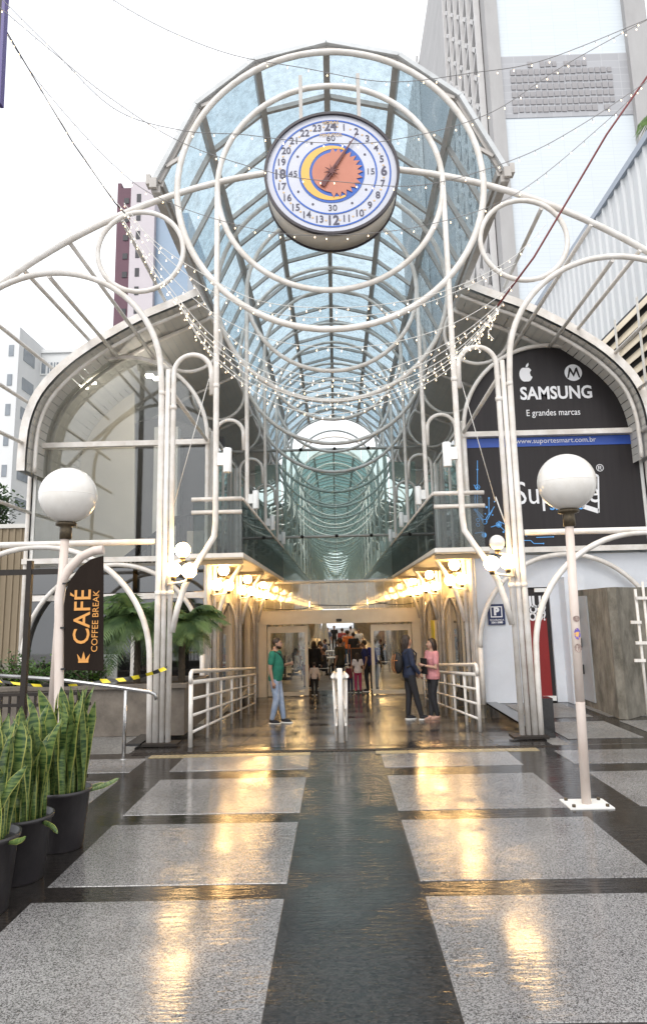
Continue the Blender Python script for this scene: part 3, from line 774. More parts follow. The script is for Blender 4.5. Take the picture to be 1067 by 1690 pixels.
# white ground floor wall with the dark shop door
lowz = -.0
xd0, xd1 = U(861, 1060)[0], U(913, 1060)[0]; zd1 = U(890, 969)[1]
wb = MB()
wb.box(2.86, xd0, FY + .05, FY + .2, 0, 2.99); wb.box(xd1, 8.5, FY + .05, FY + .2, 0, 2.99); wb.box(xd0, xd1, FY + .05, FY + .2, zd1, 2.99)
wb.build('white_wall', M['whitewall'], wr_)
dr = MB().box(xd0 + .01, xd1 - .01, FY + .10, FY + .14, .03, zd1 - .01).build('shop_door', M['vinyl'], wr_)
xr0, xr1 = U(875, 1060)[0], U(906, 1060)[0]
MB().box(xd0 + .02, xr1, FY + .092, FY + .099, .05, U(890, 1021)[1]).build('red_panel', M['red'], dr)
MB().box(xd1 - .3, xd1 - .05, FY + .06, FY + .1, zd1 - .10, zd1 - .02).build('door_closer', M['sconce'], dr)
MB().box(xd1 - .28, xd1 - .02, FY + .04, FY + .1, .03, .12).build('door_foot_plate', M['sconce'], dr)
yd = FY + .092
for s_, py, sz, bd in (('CAIU?', 994, .33, .012), ('QUEBROU?', 1006, .215, .008), ('MOLHOU?', 1018, .225, .008)):
    x, z = U(902, py); text(s_, sz, x, yd, z, M['letter'], dr, align='RIGHT', bold=bd, sx=.85)
# kerb block that the right hand column stands on
q_ = P(891, 1180, 11.5)
MB().box(-.17, .17, -.14, .14, -.003, .50).build('stone_bollard', M['blackstone'], loc=(q_.x, 11.5, 0), label='black polished stone block standing right of the right hand column', category='stone block')

# the small ceiling spots are lit: their light inside the left shop
for (x, y, z, e) in ((-4.6, 15.7, 6.6, 22), (-4.2, 16.2, 4.6, 8)):
    ld = bpy.data.lights.new('spot_light', 'POINT'); ld.energy = e; ld.color = (1, .93, .82); ld.shadow_soft_size = .25
    lo = bpy.data.objects.new('spot_light', ld); COL.objects.link(lo); lo.location = (x, y, z)
M['meterm'] = mat('grey_meter_door', (.36, .37, .38), .4, noise=(.3, .3, .3), scale=3)
# ------------------------------------------------------------------ clock
cc = P(547, 286, 10.45); CXX, CZZ, CR = cc.x, cc.z, 1.10
ck = thing('street_clock', 'big round white 24 hour clock with sun and moon face hanging in the glass vault', 'clock', (CXX, 10.45, CZZ))
MB().lathe([(CR, 0), (CR, .52)], 64).build('drum', M['drum'], ck).rotation_euler = (-pi / 2, 0, 0)
def disc(r, y, m, nm, r0=None, n=64, th=.006, par=None):
    b = MB()
    if r0 is None: b.prism([(r * math.cos(2 * pi * k / n), r * math.sin(2 * pi * k / n)) for k in range(n)], y - th, y)
    else:
        vs = []; 
        for rr, yy in ((r0, y), (r0, y - th), (r, y - th), (r, y)):
            vs += [(rr * math.cos(2 * pi * k / n), yy, rr * math.sin(2 * pi * k / n)) for k in range(n)]
        b.add(vs, [(i * n + k, i * n + (k + 1) % n, ((i + 1) % 4) * n + (k + 1) % n, ((i + 1) % 4) * n + k) for i in range(4) for k in range(n)][::1])
    return b.build(nm, m, par or ck)
disc(CR + .022, .02, M['clockdark'], 'rim', CR - .022, th=.07)
disc(CR + .02, .555, M['clockdark'], 'rear_rim', CR - .05, th=.04)
face = disc(CR - .018, 0, M['clockwhite'], 'dial')
for r in (.985, .755): disc(r, -.008, M['clockblue'], 'dial_ring', r - .025, par=face)
disc(.545, -.008, M['clockblue'], 'blue_disc', par=face)
mo = []
for k in range(41):
    a = R(62 + (298 - 62) * k / 40); mo.append((.50 * math.cos(a) - .01, .50 * math.sin(a) + .0))
for k in range(41):
    a = R(292 - (292 - 68) * k / 40); mo.append((.06 + .43 * math.cos(a), .44 * math.sin(a)))
MB().prism(mo, -.020, -.014).build('crescent_moon', M['moon'], face)
sp = []
nray = 15
for k in range(40):
    a = R(100 + 160 * k / 39); sp.append((.05 + .375 * math.cos(a), .37 * math.sin(a) + .0))
for k in range(nray):
    a0 = -100 + 200 * k / nray; a1 = -100 + 200 * (k + .5) / nray
    sp.append((.05 + .375 * math.cos(R(a0)), .37 * math.sin(R(a0)))); sp.append((.05 + .47 * math.cos(R(a1)), .46 * math.sin(R(a1))))
MB().prism(sp, -.028, -.021).build('sun_face', M['sunface'], face)
for k in range(1, 25):
    a = pi / 2 - 2 * pi * k / 24; sz = .235 if k % 6 == 0 else .175
    text(str(k), sz, .865 * math.cos(a), -.012, .865 * math.sin(a), M['digit'], face, name='numeral', bold=.002 if k % 6 else .006, sx=.9)
    a2 = a - pi / 24
    MB().prism([(.865 * math.cos(a2) + .02 * math.cos(q * pi / 2), .865 * math.sin(a2) + .02 * math.sin(q * pi / 2)) for q in range(4)], -.012, -.008).build('star', M['goldstar'], face)
for s_, a in (('60', 90), ('15', 0), ('30', 270), ('45', 180)):
    text(s_, .155, .64 * math.cos(R(a)), -.012, .64 * math.sin(R(a)), M['digit'], face, name='numeral')
text('HORAS', .085, 0, -.016, .93, M['goldstar'], face); text('MINUTOS', .085, 0, -.016, .70, M['goldstar'], face)
for k in range(12):
    if k % 3: MB().prism([(.645 * math.cos(k * pi / 6) + .02 * math.cos(q * pi / 4), .645 * math.sin(k * pi / 6) + .02 * math.sin(q * pi / 4)) for q in range(8)], -.014, -.008).build('minute_dot', M['digit'], face)
hd = MB(); ha = math.atan2(.74, .47); ux, uz = math.cos(ha), math.sin(ha)
hd.prism([(.84 * ux, .84 * uz), (.03 * ux - .032 * uz, .03 * uz + .032 * ux), (-.30 * ux - .045 * uz, -.30 * uz + .045 * ux), (-.30 * ux + .045 * uz, -.30 * uz - .045 * ux), (.03 * ux + .032 * uz, .03 * uz - .032 * ux)], -.06, -.045)
hd.build('clock_hand', M['hand'], ck)
b = MB(); b.prism([((.13 if k % 2 == 0 else .035) * math.cos(k * pi / 8 + .2), (.13 if k % 2 == 0 else .035) * math.sin(k * pi / 8 + .2)) for k in range(16)], -.075, -.062); b.build('hand_hub', M['hand'], ck)
for s in (-1, 1):
    MB().box(s * .5 - .03, s * .5 + .03, .2, .3, CR * .8, CR + .95).build('hanger', M['tube_dark'], ck)

# ------------------------------------------------------------------ bracket lamps along the walk
M['bulbcore'] = M['lampon']
gl_near = MB().sphere((0, 0, 0), .118, 20, 12).mesh('globe', M['lampon'])
gl_far = MB().sphere((0, 0, 0), .118, 10, 6).mesh('globe_far', M['lampon'])
gl_off = MB().sphere((0, 0, 0), .118, 20, 12).mesh('globe_off', M['lampoff'])
sock = MB().lathe([(.035, -.17), (.05, -.10)], 10).mesh('socket', M['brass'])
ordn = ['first', 'second', 'third', 'fourth']
for i in range(0, 26):
    for s in (-1, 1):
        y = Y1 + 4 * i; side = 'left' if s < 0 else 'right'
        zb = 2.52 if i else 2.6
        if i < 4: lb = '%s cluster of three globe lamps from the front, %s side of the walk' % (ordn[i], side); gp = None
        else: lb = 'small cluster of round lamps on a far column of the arcade'; gp = 'lamp clusters far down the arcade'
        t = thing('globe_lamp', lb, 'wall lamp', (X0 + s * 2.45, y - .16, zb), 0, gp)
        pos = [(s * -.02, 0, .30), (s * .12, 0, 0.0), (s * -.12, 0.02, -.02)]
        for j, p in enumerate(pos):
            off = (i == 0 and s > 0 and j == 0)
            o = link('globe', gl_off if off else (gl_near if i < 4 else gl_far), t, p)
            if i < 6: link('socket', sock, o)
        if i < 6:
            MB().tube([(s * .28, .14, -.22), (s * .05, .04, -.2), (s * -.12, .02, -.17)], .018, 6).build('arm', M['tube'], t)
            MB().tube([(s * .26, .10, -.25), (s * .2, .0, .1), (s * .0, 0, .14)], .018, 6).build('arm', M['tube'], t)
# white cylinder spotlights on the inner posts
for i in range(0, 5):
    for s in (-1, 1):
        side = 'left' if s < 0 else 'right'
        zz = 4.36 - (.0 if i else 0)
        t = thing('cylinder_spotlight', 'white cylindrical spotlight on the %s inner post of the %s ring frame' % (side, ('entrance', 'second', 'third', 'fourth', 'fifth')[i]), 'spotlight', (X0 + s * RI, Y1 + 4 * i, zz))
        MB().box(min(-s * .03, -s * .15), max(-s * .03, -s * .15), -.05, .05, -.1, .1).build('bracket', M['sconce'], t)
        MB().lathe([(.068, -.22), (.07, -.21), (.07, .17), (.06, .18)], 16, (-s * .19, -.02, 0)).build('housing', M['sconce'], t)

# ------------------------------------------------------------------ glass screen and doors
SY = 23.2
sc = thing('glass_screen', 'tall teal glass screen with sliding doors across the walk', 'glass wall', (X0, SY, -.73))
zs = [2.70, 3.66, 5.12, 8.1]
xs = [-1.79, -.9, 0, .9, 1.79]
for j in range(1, 3):
    for i in range(4):
        MB().box(xs[i] + .006, xs[i + 1] - .006, -.006, .006, zs[j] + .03, zs[j + 1] - .03).build('glass_pane', M['screenglass'], sc)
for s_ in (-1, 1):
    for j in range(1, 3):
        a, c = sorted((s_ * 1.82, s_ * 2.72)); MB().box(a + .006, c - .006, -.006, .006, zs[j] + .03, min(zs[j + 1] - .03, 7.6)).build('glass_pane', M['screenglass'], sc)
for i in range(6):
    a, c = -2.84 + i * 5.68 / 6, -2.84 + (i + 1) * 5.68 / 6
    MB().box(a + .006, c - .006, -.006, .006, zs[0] + .03, zs[1] - .05).build('glass_pane', M['transomglass'], sc)
for k in range(-9, 10):
    MB().box(k * .3 - .006, k * .3 + .006, -.03, -.01, 2.71, 3.6).build('mullion', M['cream'], sc)
for z, hw, r in ((3.62, 2.85, .05), (5.12, 1.9, .045), (8.1, 3.0, .05)):
    MB().tube([(-hw, 0, z), (hw, 0, z)], r, 8).build('cross_bar', M['soffit'], sc)
for sx in (-1.15, 0, 1.15):
    for z in (5.12, 8.1):
        MB().sphere((sx, -.07, z), .06, 8, 6).build('cable_clamp', M['darkmetal'], sc)
MB().box(-2.85, 2.85, -.12, .12, 2.27, 2.70).build('door_header', M['cream'], sc)
MB().box(-2.85, -2.36, -.1, .1, 0, 2.27).build('door_pier', M['cream'], sc); MB().box(2.36, 2.85, -.1, .1, 0, 2.27).build('door_pier', M['cream'], sc)
MB().box(-.09, .09, -.17, -.121, 2.33, 2.41).build('door_sensor', M['black'], sc)
for s in (-1, 1):
    d = thing('sliding', 'x', 'x') if False else None
    a, c = sorted((s * 1.02, s * 2.33))
    b = MB(); f = .1
    b.box(a, a + f, -.03, .03, .02, 2.2); b.box(c - f, c, -.03, .03, .02, 2.2); b.box(a + f, c - f, -.03, .03, .02, .14); b.box(a + f, c - f, -.03, .03, 2.0, 2.2)
    dd = b.build('sliding_door', M['cream'], sc); MB().box(a + f, c - f, -.005, .005, .14, 2.0).build('door_pane', M['doorglass'], dd)

for k, (xa_, xb_, sg) in enumerate(((-2.6, -.6, .10), (-.9, 1.6, .06), (1.2, 2.7, .12))):
    b = MB(); b.tube([(xa_ + (xb_ - xa_) * q / 10, -.16, 2.84 - sg * 4 * (q / 10) * (1 - q / 10) + .05 * k) for q in range(11)], .012, 5); b.build('cable', M['black'], sc)
# ------------------------------------------------------------------ railings of the ramp
def railing(x, y0, y1, label, endhook=True):
    t = thing('ramp_railing', label, 'railing', (x, y0, 0))
    n = 7; L = y1 - y0
    hs = [1.08, .92, .68, .44, .20]
    for j, h in enumerate(hs):
        pts = [(0, q, h + zr(y0 + q)) for q in (0, L * .33, L * .66, L)]
        if j == 0:
            z = h + zr(y0); pts = [(0, -.02, z - .17), (0, -.03, z - .08), (0, .0, z - .02), (0, .07, z)] + [(0, q, h + zr(y0 + q)) for q in (L * .33, L * .66, L)]
        MB().tube(pts, .032 if j < 2 else .022, 8).build('rail_bar', M['rail'], t)
    for k in range(n):
        y = L * k / (n - 1); z = zr(y0 + y)
        MB().tube([(0, y + .004, z), (0, y + .004, z + (.93 if k else .98))], .034 if k in (0, n - 1) else .026, 8).build('rail_post', M['rail'], t)
    return t
xl_ = G(309, 1228).x
railing(-2.20, 10.75, 19.0, 'white painted ramp railing on the left, behind the man in green')
railing(2.34, 12.2, 19.6, 'white painted ramp railing on the right, behind the woman in pink')
t = thing('divider_railing', 'white double handrail standing in the middle of the ramp', 'railing', (P(563, 1224, 11.2).x, 11.0, 0))
L = 5.2
for k in range(5):
    y = L * k / 4; z = zr(11.0 + y)
    MB().tube([(0, y, z), (0, y, z + 1.02 + (.06 if k == 0 else 0))], .042 if k == 0 else .034, 8).build('centre_post', M['rail'], t)
    MB().tube([(-.11, y + .1, z + .93), (.11, y + .1, z + .93)], .026, 6).build('cross_bracket', M['rail'], t)
    for s in (-1, 1):
        MB().tube([(s * .075, y + .12, z), (s * .10, y + .12, z + .9)], .018, 6).build('side_post', M['rail'], t)
for s in (-1, 1):
    for h, xo in ((.96, .11), (.5, .075), (.25, .07)):
        MB().tube([(s * xo, .0, h + zr(11)), (s * xo, L, h + zr(11 + L))], .03 if h > .9 else .018, 8).build('rail_bar', M['rail'], t)

# ------------------------------------------------------------------ globe posts on the plaza
def globe_post(base, top, gr, label):
    t = thing('globe_street_lamp', label, 'street lamp', base)
    v = Vector(top) - Vector(base); n = v.normalized()
    MB().tube([(0, 0, 0), v * .30, v * .3 + n * .004], .0455, 14).build('lower_post', M['lamppost'], t)
    MB().tube([v * .295, v - n * (gr + .13)], .044, 14).build('post', M['lamppost'], t)
    c = v
    MB().lathe([(.048, -.17), (.062, -.165), (.062, -.05), (.055, -.04), (.105, -.025), (.11, .0), (.08, .02)], 18, c - n * gr).build('neck', M['brass'], t)
    gb = MB().sphere(c, gr, 40, 24).build('globe', M['lampoff'], t)
    MB().lathe([(gr - .001, -.006), (gr + .0015, 0), (gr - .001, .006)], 40, c).build('globe_seam', M['lampoff'], gb)
    return t
base = G(967, 1328); top = P(934, 796, base.y)
t = globe_post(base, top, .300, 'pale pink lamp post with opal globe on the right, stickers on its shaft')
b = MB(); b.box(-.21, .21, -.17, .17, .0, .012); pl = b.build('base_plate', M['white'], t)
for sx in (-1, 1):
    for sy in (-1, 1): MB().lathe([(.018, .012), (.018, .035)], 6, (sx * .16, sy * .12, 0)).build('bolt', M['brass'], pl)
v = Vector(top) - Vector(base)
def sticker(px, py, r, m, sq=1.0):
    q = P(px, py, base.y) - base
    f = q.z / v.z; a = v * f
    b = MB()
    n = 14; vs = []
    for k in range(n):
        u, w_ = r * math.cos(2 * pi * k / n), r * sq * math.sin(2 * pi * k / n); ang = u / .050
        vs.append((a.x + .0495 * math.sin(ang) , a.y - .0495 * math.cos(ang), a.z + w_))
    b.add(vs, [tuple(range(n))]); return b.build('sticker', m, t)
M['stk1'] = mat('sticker_dark', (.09, .02, .02), .5, noise=(.5, .42, .36), scale=40); M['stk2'] = mat('sticker_multicolour', (.1, .08, .4), .5, noise=(.75, .42, .1), scale=30, amt=.08)
sticker(952, 1069, .042, M['stk1']); sticker(953, 1021, .038, M['stk1'], .8); sticker(953, 1046, .035, M['stk2'], 1.7)
lb_ = G(101, 1330); ltop = P(113, 818, base.y + .05)
globe_post((ltop.x - .1, base.y + .05, 0), ltop, .300, 'pale pink lamp post with opal globe on the left, behind the cafe banner')
# banner post
t = thing('banner_post', 'pinkish hooked post carrying the black cafe banner', 'post', (0, 0, 0))
D = 7.05
pp = [P(96, 1420, D), P(97, 1250, D), P(98, 1060, D), P(98, 985, D), P(103, 958, D), P(116, 937, D), P(135, 918, D), P(155, 909, D), P(171, 907, D)]
b0 = pp[0].copy(); pp[0] = Vector((pp[0].x, D, 0.0)); t.location = pp[0]
MB().tube([p - pp[0] for p in pp], .046, 12).build('pole', M['lamppost'], t)
bt = thing('cafe_banner', 'tall black fabric banner reading cafe coffee break with orange letters', 'banner', (0, 0, 0))
bp_ = [P(*q, D - .02) for q in ((106, 1106), (106, 1000), (109, 975), (118, 955), (132, 936), (150, 923), (171, 917), (171, 1060), (171, 1107))]
o = bp_[0].copy(); bt.location = o
bb = MB().prism([(p.x - o.x, p.z - o.z) for p in bp_], -.006, .006).build('cloth', M['banner'], bt)
def Bq(px, py): q = P(px, py, D - .03) - o; return q.x, q.z
x, z = Bq(137, 1018); text('CAFÉ', .232, x + .0, -.012, z, M['orange'], bb, rot=(pi / 2, -pi / 2, 0), sx=1.0, ext=.001, bold=.002)
x, z = Bq(158, 1025); text('COFFEE BREAK', .088, x, -.012, z, M['orange'], bb, rot=(pi / 2, -pi / 2, 0), sx=1.02, ext=.001)
x, z = Bq(138, 1086)
cw = [(-.05, -.04), (.05, -.04), (.062, .035), (.032, .0), (.0, .055), (-.032, .0), (-.062, .035)]
cb_ = MB(); cb_.prism([(x - .05, z - .045), (x + .05, z - .045), (x + .05, z - .02), (x - .05, z - .02)], -.012, -.008)
for u0, u1, ux_, uz_ in ((-.05, -.017, -.064, .04), (-.022, .022, 0, .062), (.017, .05, .064, .04)): cb_.prism([(x + u0, z - .019), (x + u1, z - .019), (x + ux_, z + uz_)], -.012, -.008)
cb_.build('crown_print', M['orange'], bb, kind='stuff')
for px, py in ((108, 963), (105, 1036), (106, 1104)):
    x, z = Bq(px, py); MB().box(x - .03, x + .012, -.02, .02, z - .008, z + .008).build('cable_tie', M['black'], bt)
# parking sign
q = P(819, 1014, FY - .02)
t = thing('parking_sign', 'navy sign with a white square letter on the white wall right of the walk', 'sign', (q.x, FY + .03, q.z))
MB().box(-.175, .175, -.02, 0, -.21, .21).build('plate', M['navy'], t)
b = MB()
for a in ((-.12, .12, .145, .165), (-.12, .12, -.06, -.04), (-.12, -.10, -.04, .145), (.10, .12, -.04, .145)): b.box(a[0], a[1], -.026, -.021, a[2], a[3])
b.build('square_outline', M['letter'], t)
text('P', .21, 0, -.024, .055, M['letter'], t, bold=.012)
text('SEGURANÇA', .05, 0, -.024, -.115, M['letter'], t); text('3361-2080', .055, 0, -.024, -.165, M['letter'], t, bold=.002)
# yellow panel inside the walk on the right
t = thing('yellow_sign_panel', 'narrow bright yellow vertical panel beside the glass doors', 'sign', (2.80, 20.6, -.40)); MB().box(-.05, .0, -.32, .32, 0, 2.0).build('face', M['yellow'], t)
MB().box(-.03, .03, -.36, -.33, -.33, 2.0).build('edge', M['cream'], t)

# ------------------------------------------------------------------ concrete block, doors and rack at the right
t = thing('concrete_buttress', 'stained wedge of raw concrete with a grey meter door beside the shop', 'concrete block', (X0, 0, 0))
a = G(997, 1176); b_ = G(1030, 1188); c_ = G(1064, 1180); e_ = G(965, 1163)
zt = 2.22
def wallp(p, q, th, z0, z1, nm, m, n=6, par=None):
    b = MB(); p = Vector(p); q = Vector(q); d = (q - p).normalized(); nn = Vector((-d.y, d.x, 0)) * th
    poly = [p, q, q + nn, p + nn]
    vs = [(v.x, v.y, z0) for v in poly] + [(v.x, v.y, z1) for v in poly]
    b.add(vs, [(0, 3, 2, 1), (4, 5, 6, 7), (0, 1, 5, 4), (1, 2, 6, 5), (2, 3, 7, 6), (3, 0, 4, 7)])
    return b.build(nm, m, par or t)
O = Vector((X0, 0, 0))
bk = MB(); sh = [(a.x, a.y), (b_.x - .05, b_.y + .1), (b_.x + .06, b_.y), (c_.x, c_.y), (c_.x + .8, c_.y + .15), (c_.x + .9, FY), (e_.x, FY)]
vs = [(x - X0, y, 0) for x, y in sh] + [(x - X0, y, zt) for x, y in sh]; N = len(sh)
bk.add(vs, [tuple(range(N, 2 * N)), tuple(range(N - 1, -1, -1))] + [(i, (i + 1) % N, (i + 1) % N + N, i + N) for i in range(N)])
bk.build('body', M['concrete'], t)
p = Vector((e_.x, FY - .05, 0)).lerp(a, .12); q = Vector((e_.x, FY - .05, 0)).lerp(a, .72)
off = Vector((-.035, -.02, 0))
mdoor = wallp(p - O + off, q - O + off, .03, .12, 2.1, 'meter_door', M['meterm'])
for zz in (.7, 1.2, 1.75):
    m_ = (p + q) / 2 - O + off * 1.6
    MB().box(m_.x - .03, m_.x + .0, m_.y - .03, m_.y + .03, zz - .09, zz + .09).build('vent_slot', M['black'], t)
# grey pier between the door and the concrete
xx = U(950, 1060)[0]
MB().box(U(929, 1060)[0], U(962, 1060)[0], FY - .35, FY + .05, 0, 2.5).build('wall_pier', M['whitewall'], wr_)
# white rack of two uprights with brackets at the far right
t = thing('white_rack', 'narrow white metal rack with short brackets at the right edge', 'rack', (0, 0, 0))
DR = 11.9; rb = P(1069, 1182, DR); rb.z = 0; t.location = rb
for qa, qb in (((1070, 1190), (1047, 972)), ((1082, 1190), (1059, 960))):
    pa, pb = P(*qa, DR) - rb, P(*qb, DR) - rb; pa.z = 0
    MB().tube([pa, pb], .024, 6).build('upright', M['rail'], t)
for qy, xa_, xb_ in ((1027, 1040, 1053), (1061, 1048, 1067), (1090, 1046, 1060), (987, 1048, 1075)):
    pa, pb = P(xa_, qy, DR - .04) - rb, P(xb_ + 4, qy, DR - .04) - rb
    MB().obox(pa, pb, .03, .05).build('rack_bracket', M['rail'], t)

# ------------------------------------------------------------------ left side: rails, planter, fence, tape
t = thing('steel_handrail', 'stainless steel handrail bending down beside the white column', 'handrail', (0, 0, 0))
D1 = 9.3
pts = [P(-40, 1112, D1 + .3), P(100, 1122, D1), P(200, 1135, D1), P(247, 1142, D1), P(256, 1146, D1), P(258, 1155, D1)]
MB().tube(pts, .026, 10).build('rail', M['steel'], t)
pb = G(204, 1253); ptop = P(208, 1136, pb.y)
MB().tube([pb, Vector((ptop.x, pb.y, ptop.z + .0))], .026, 10).build('rail_post', M['steel'], t)
MB().lathe([(.05, 0), (.05, .01)], 12, pb).build('post_foot', M['steel'], t)
t = thing('stone_planter', 'low stained stone planter behind the handrail with a palm in it', 'planter', (0, 0, 0))
x0 = P(100, 1215, 11.6).x; x1 = P(300, 1215, 11.6).x
b = MB(); b.box(x0 - 3, x1, 11.75, 11.9, 0, .74); b.box(x1 - .15, x1, 11.9, 14.0, 0, .74); b.box(x0 - 3, x1 - .15, 13.9, 14.0, 0, .74)
b.build('wall', M['planter'], t); MB().box(x0 - 3, x1 + .04, 11.7, 11.94, .742, .80).build('coping', M['planter'], t)
MB().box(x0 - 2.9, x1 - .16, 11.91, 13.89, .4, .66).build('soil', M['soil'], t)
px1 = x1
t = thing('louvre_panel', 'white louvred panel behind the planter left of the palm', 'louvre', (0, 0, 0))
p0, p1 = P(141, 1140, 12.9), P(194, 1080, 12.9)
t.location = (p0.x, 12.9, p0.z)
W_, H_ = p1.x - p0.x, p1.z - p0.z
b = MB(); b.box(0, .04, 0, .04, 0, H_); b.box(W_ - .04, W_, 0, .04, 0, H_); b.box(.04, W_ - .04, 0, .04, 0, .04); b.box(.04, W_ - .04, 0, .04, H_ - .04, H_); b.build('frame', M['sconce'], t)
for k in range(10):
    z = .05 + (H_ - .1) * k / 10
    b = MB(); b.add([(.04, 0, z), (W_ - .04, 0, z), (W_ - .04, .04, z + .05), (.04, .04, z + .05), (.04, .006, z - .004), (W_ - .04, .006, z - .004), (W_ - .04, .046, z + .046), (.04, .046, z + .046)], [(0, 1, 2, 3), (7, 6, 5, 4), (0, 4, 5, 1), (2, 6, 7, 3)]); b.build('slat', M['sconce'], t)
# small dark iron post and bar
t = thing('iron_post', 'thin black square post with a cross arm at the left edge', 'post', (0, 0, 0)); D2 = 7.6
q0 = P(33, 1260, D2); q1 = P(33, 926, D2); t.location = (q0.x, D2, 0)
MB().box(-.028, .028, -.028, .028, 0, q1.z).build('upright', M['darkmetal'], t)
qa, qb = P(-30, 946, D2), P(106, 946, D2)
MB().box(qa.x - q0.x, qb.x - q0.x, -.02, .02, qa.z - .03, qa.z + .03).build('cross_arm', M['darkmetal'], t)
# black balustrade of the stair at the left
t = thing('iron_balustrade', 'low black iron balustrade behind the snake plants', 'railing', (0, 0, 0)); D3 = 8.4
za, zb2 = P(0, 1147, D3).z, P(0, 1175, D3).z
xa, xb = P(-60, 1150, D3).x, P(150, 1150, D3).x
for z in (za, za - .12, .12): MB().obox((xa, D3, z), (xb, D3, z), .04, .035).build('bar', M['darkmetal'], t)
for k in range(15):
    x = xa + (xb - xa) * (k + .5) / 15; MB().box(x - .012, x + .012, D3 - .012, D3 + .012, 0, za).build('baluster', M['darkmetal'], t)
# warning tape
def tape(a, b_, sag, label, wd=.06):
    t = MB(); n = 40; a = Vector(a); b_ = Vector(b_); vs = []
    for i in range(n + 1):
        f = i / n; p = a.lerp(b_, f); p.z -= sag * 4 * f * (1 - f); tw = math.sin(f * 7) * .7
        vs += [p + Vector((0, -math.sin(tw) * wd / 2, -math.cos(tw) * wd / 2)), p + Vector((0, math.sin(tw) * wd / 2, math.cos(tw) * wd / 2))]
    t.add(vs, [(2 * i, 2 * i + 1, 2 * i + 3, 2 * i + 2) for i in range(n)])
    return t.build('warning_tape', M['tape'], label=label, category='tape')
m = bpy.data.materials.new('hazard_tape'); m.use_nodes = True; n_, l_ = m.node_tree.nodes, m.node_tree.links
tc = n_.new('ShaderNodeTexCoord'); wv = n_.new('ShaderNodeTexWave'); wv.inputs['Scale'].default_value = 2.2; wv.wave_type = 'BANDS'; wv.bands_direction = 'DIAGONAL'
cr2 = n_.new('ShaderNodeValToRGB'); cr2.color_ramp.interpolation = 'CONSTANT'; cr2.color_ramp.elements[0].color = (.02, .02, .02, 1); cr2.color_ramp.elements[1].color = (.75, .60, .03, 1); cr2.color_ramp.elements[1].position = .5
l_.new(tc.outputs['Object'], wv.inputs[0]); l_.new(wv.outputs[0], cr2.inputs[0]); l_.new(cr2.outputs[0], n_['Principled BSDF'].inputs[0]); M['tape'] = m
tape(P(165, 1124, 10.6), P(276, 1102, 10.85), .05, 'yellow and black warning tape tied to the white column', .062)
tape(P(-30, 1117, 10.3), P(165, 1125, 10.6), .09, 'faded thin end of warning tape running left behind the plants', .04)
# thin stay wires
def wire(a, b_, label, r=.007, m='wire', pts=None):
    MB().tube(pts or [a, b_], r, 5).build('stay_wire', M[m], label=label, category='wire')
wire(P(345, 625, Y1), P(283, 848, 11.2), 'thin pale stay wire slanting down from the left small arch')
wire(P(752, 600, Y1), P(817, 828, 11.2), 'thin pale stay wire slanting down in front of the charcoal window')
wire(P(817, 820, 11.2), P(838, 878, 11.0), 'knotted wire end hanging above the right globe lamps', .011)
wire(P(283, 846, 11.2), P(277, 890, 11.0), 'knotted wire end hanging above the left globe lamps', .011)
# ------------------------------------------------------------------ potted snake plants
M['snake'] = None
m = bpy.data.materials.new('snake_plant_leaf'); m.use_nodes = True; n_, l_ = m.node_tree.nodes, m.node_tree.links; bs = n_['Principled BSDF']
uv = n_.new('ShaderNodeAttribute'); uv.attribute_name = 'edge'; tc = n_.new('ShaderNodeTexCoord')
mp = n_.new('ShaderNodeMapping'); mp.inputs['Scale'].default_value = (8, 8, 34); nt = n_.new('ShaderNodeTexNoise'); nt.inputs['Scale'].default_value = 1; nt.inputs['Detail'].default_value = 3
r1 = n_.new('ShaderNodeValToRGB'); r1.color_ramp.elements[0].color = (.025, .065, .022, 1); r1.color_ramp.elements[1].color = (.15, .21, .06, 1); r1.color_ramp.elements[0].position = .40; r1.color_ramp.elements[1].position = .58
mx = n_.new('ShaderNodeMix'); mx.data_type = 'RGBA'; mx.inputs[7].default_value = (.36, .36, .09, 1)
rr = n_.new('ShaderNodeMapRange'); rr.inputs[1].default_value = .84; rr.inputs[2].default_value = .93
l_.new(tc.outputs['Object'], mp.inputs[0]); l_.new(mp.outputs[0], nt.inputs['Vector']); l_.new(nt.outputs[0], r1.inputs[0]); l_.new(r1.outputs[0], mx.inputs[6])
l_.new(uv.outputs['Fac'], rr.inputs[0]); l_.new(rr.outputs[0], mx.inputs[0]); l_.new(mx.outputs[2], bs.inputs['Base Color']); bs.inputs['Roughness'].default_value = .35
M['snake'] = m
def leaf_mesh(h, w, bend, twist, seed):
    rnd = random.Random(seed); n = 12; vs = []; ed = []; fs = []
    cols = (-1, -.82, 0, .82, 1)
    for i in range(n + 1):
        f = i / n; ww = w * (.45 + 1.1 * f if f < .5 else 1.0) * (1 if f < .72 else max(.02, 1 - ((f - .72) / .28) ** 2.4)); ww = min(ww, w) if f < .72 else ww
        a = twist * f + .25 * math.sin(f * 5 + seed); cx = bend * f * f * h; cz = h * (f - .12 * abs(bend) * f * f)
        wob = 1 + .08 * math.sin(f * 14 + seed)
        for c in cols:
            x = c * ww / 2 * wob; y = (abs(c) ** 1.5) * ww * .22
            vs.append((cx + x * math.cos(a) - y * math.sin(a), x * math.sin(a) + y * math.cos(a), cz)); ed.append(abs(c))
    k = len(cols)
    for i in range(n):
        for j in range(k - 1): fs.append((i * k + j, i * k + j + 1, (i + 1) * k + j + 1, (i + 1) * k + j))
    me = bpy.data.meshes.new('leaf'); me.from_pydata(vs, [], fs); at = me.attributes.new('edge', 'FLOAT', 'POINT'); at.data.foreach_set('value', ed)
    me.materials.append(M['snake']); me.polygons.foreach_set('use_smooth', [True] * len(fs)); return me
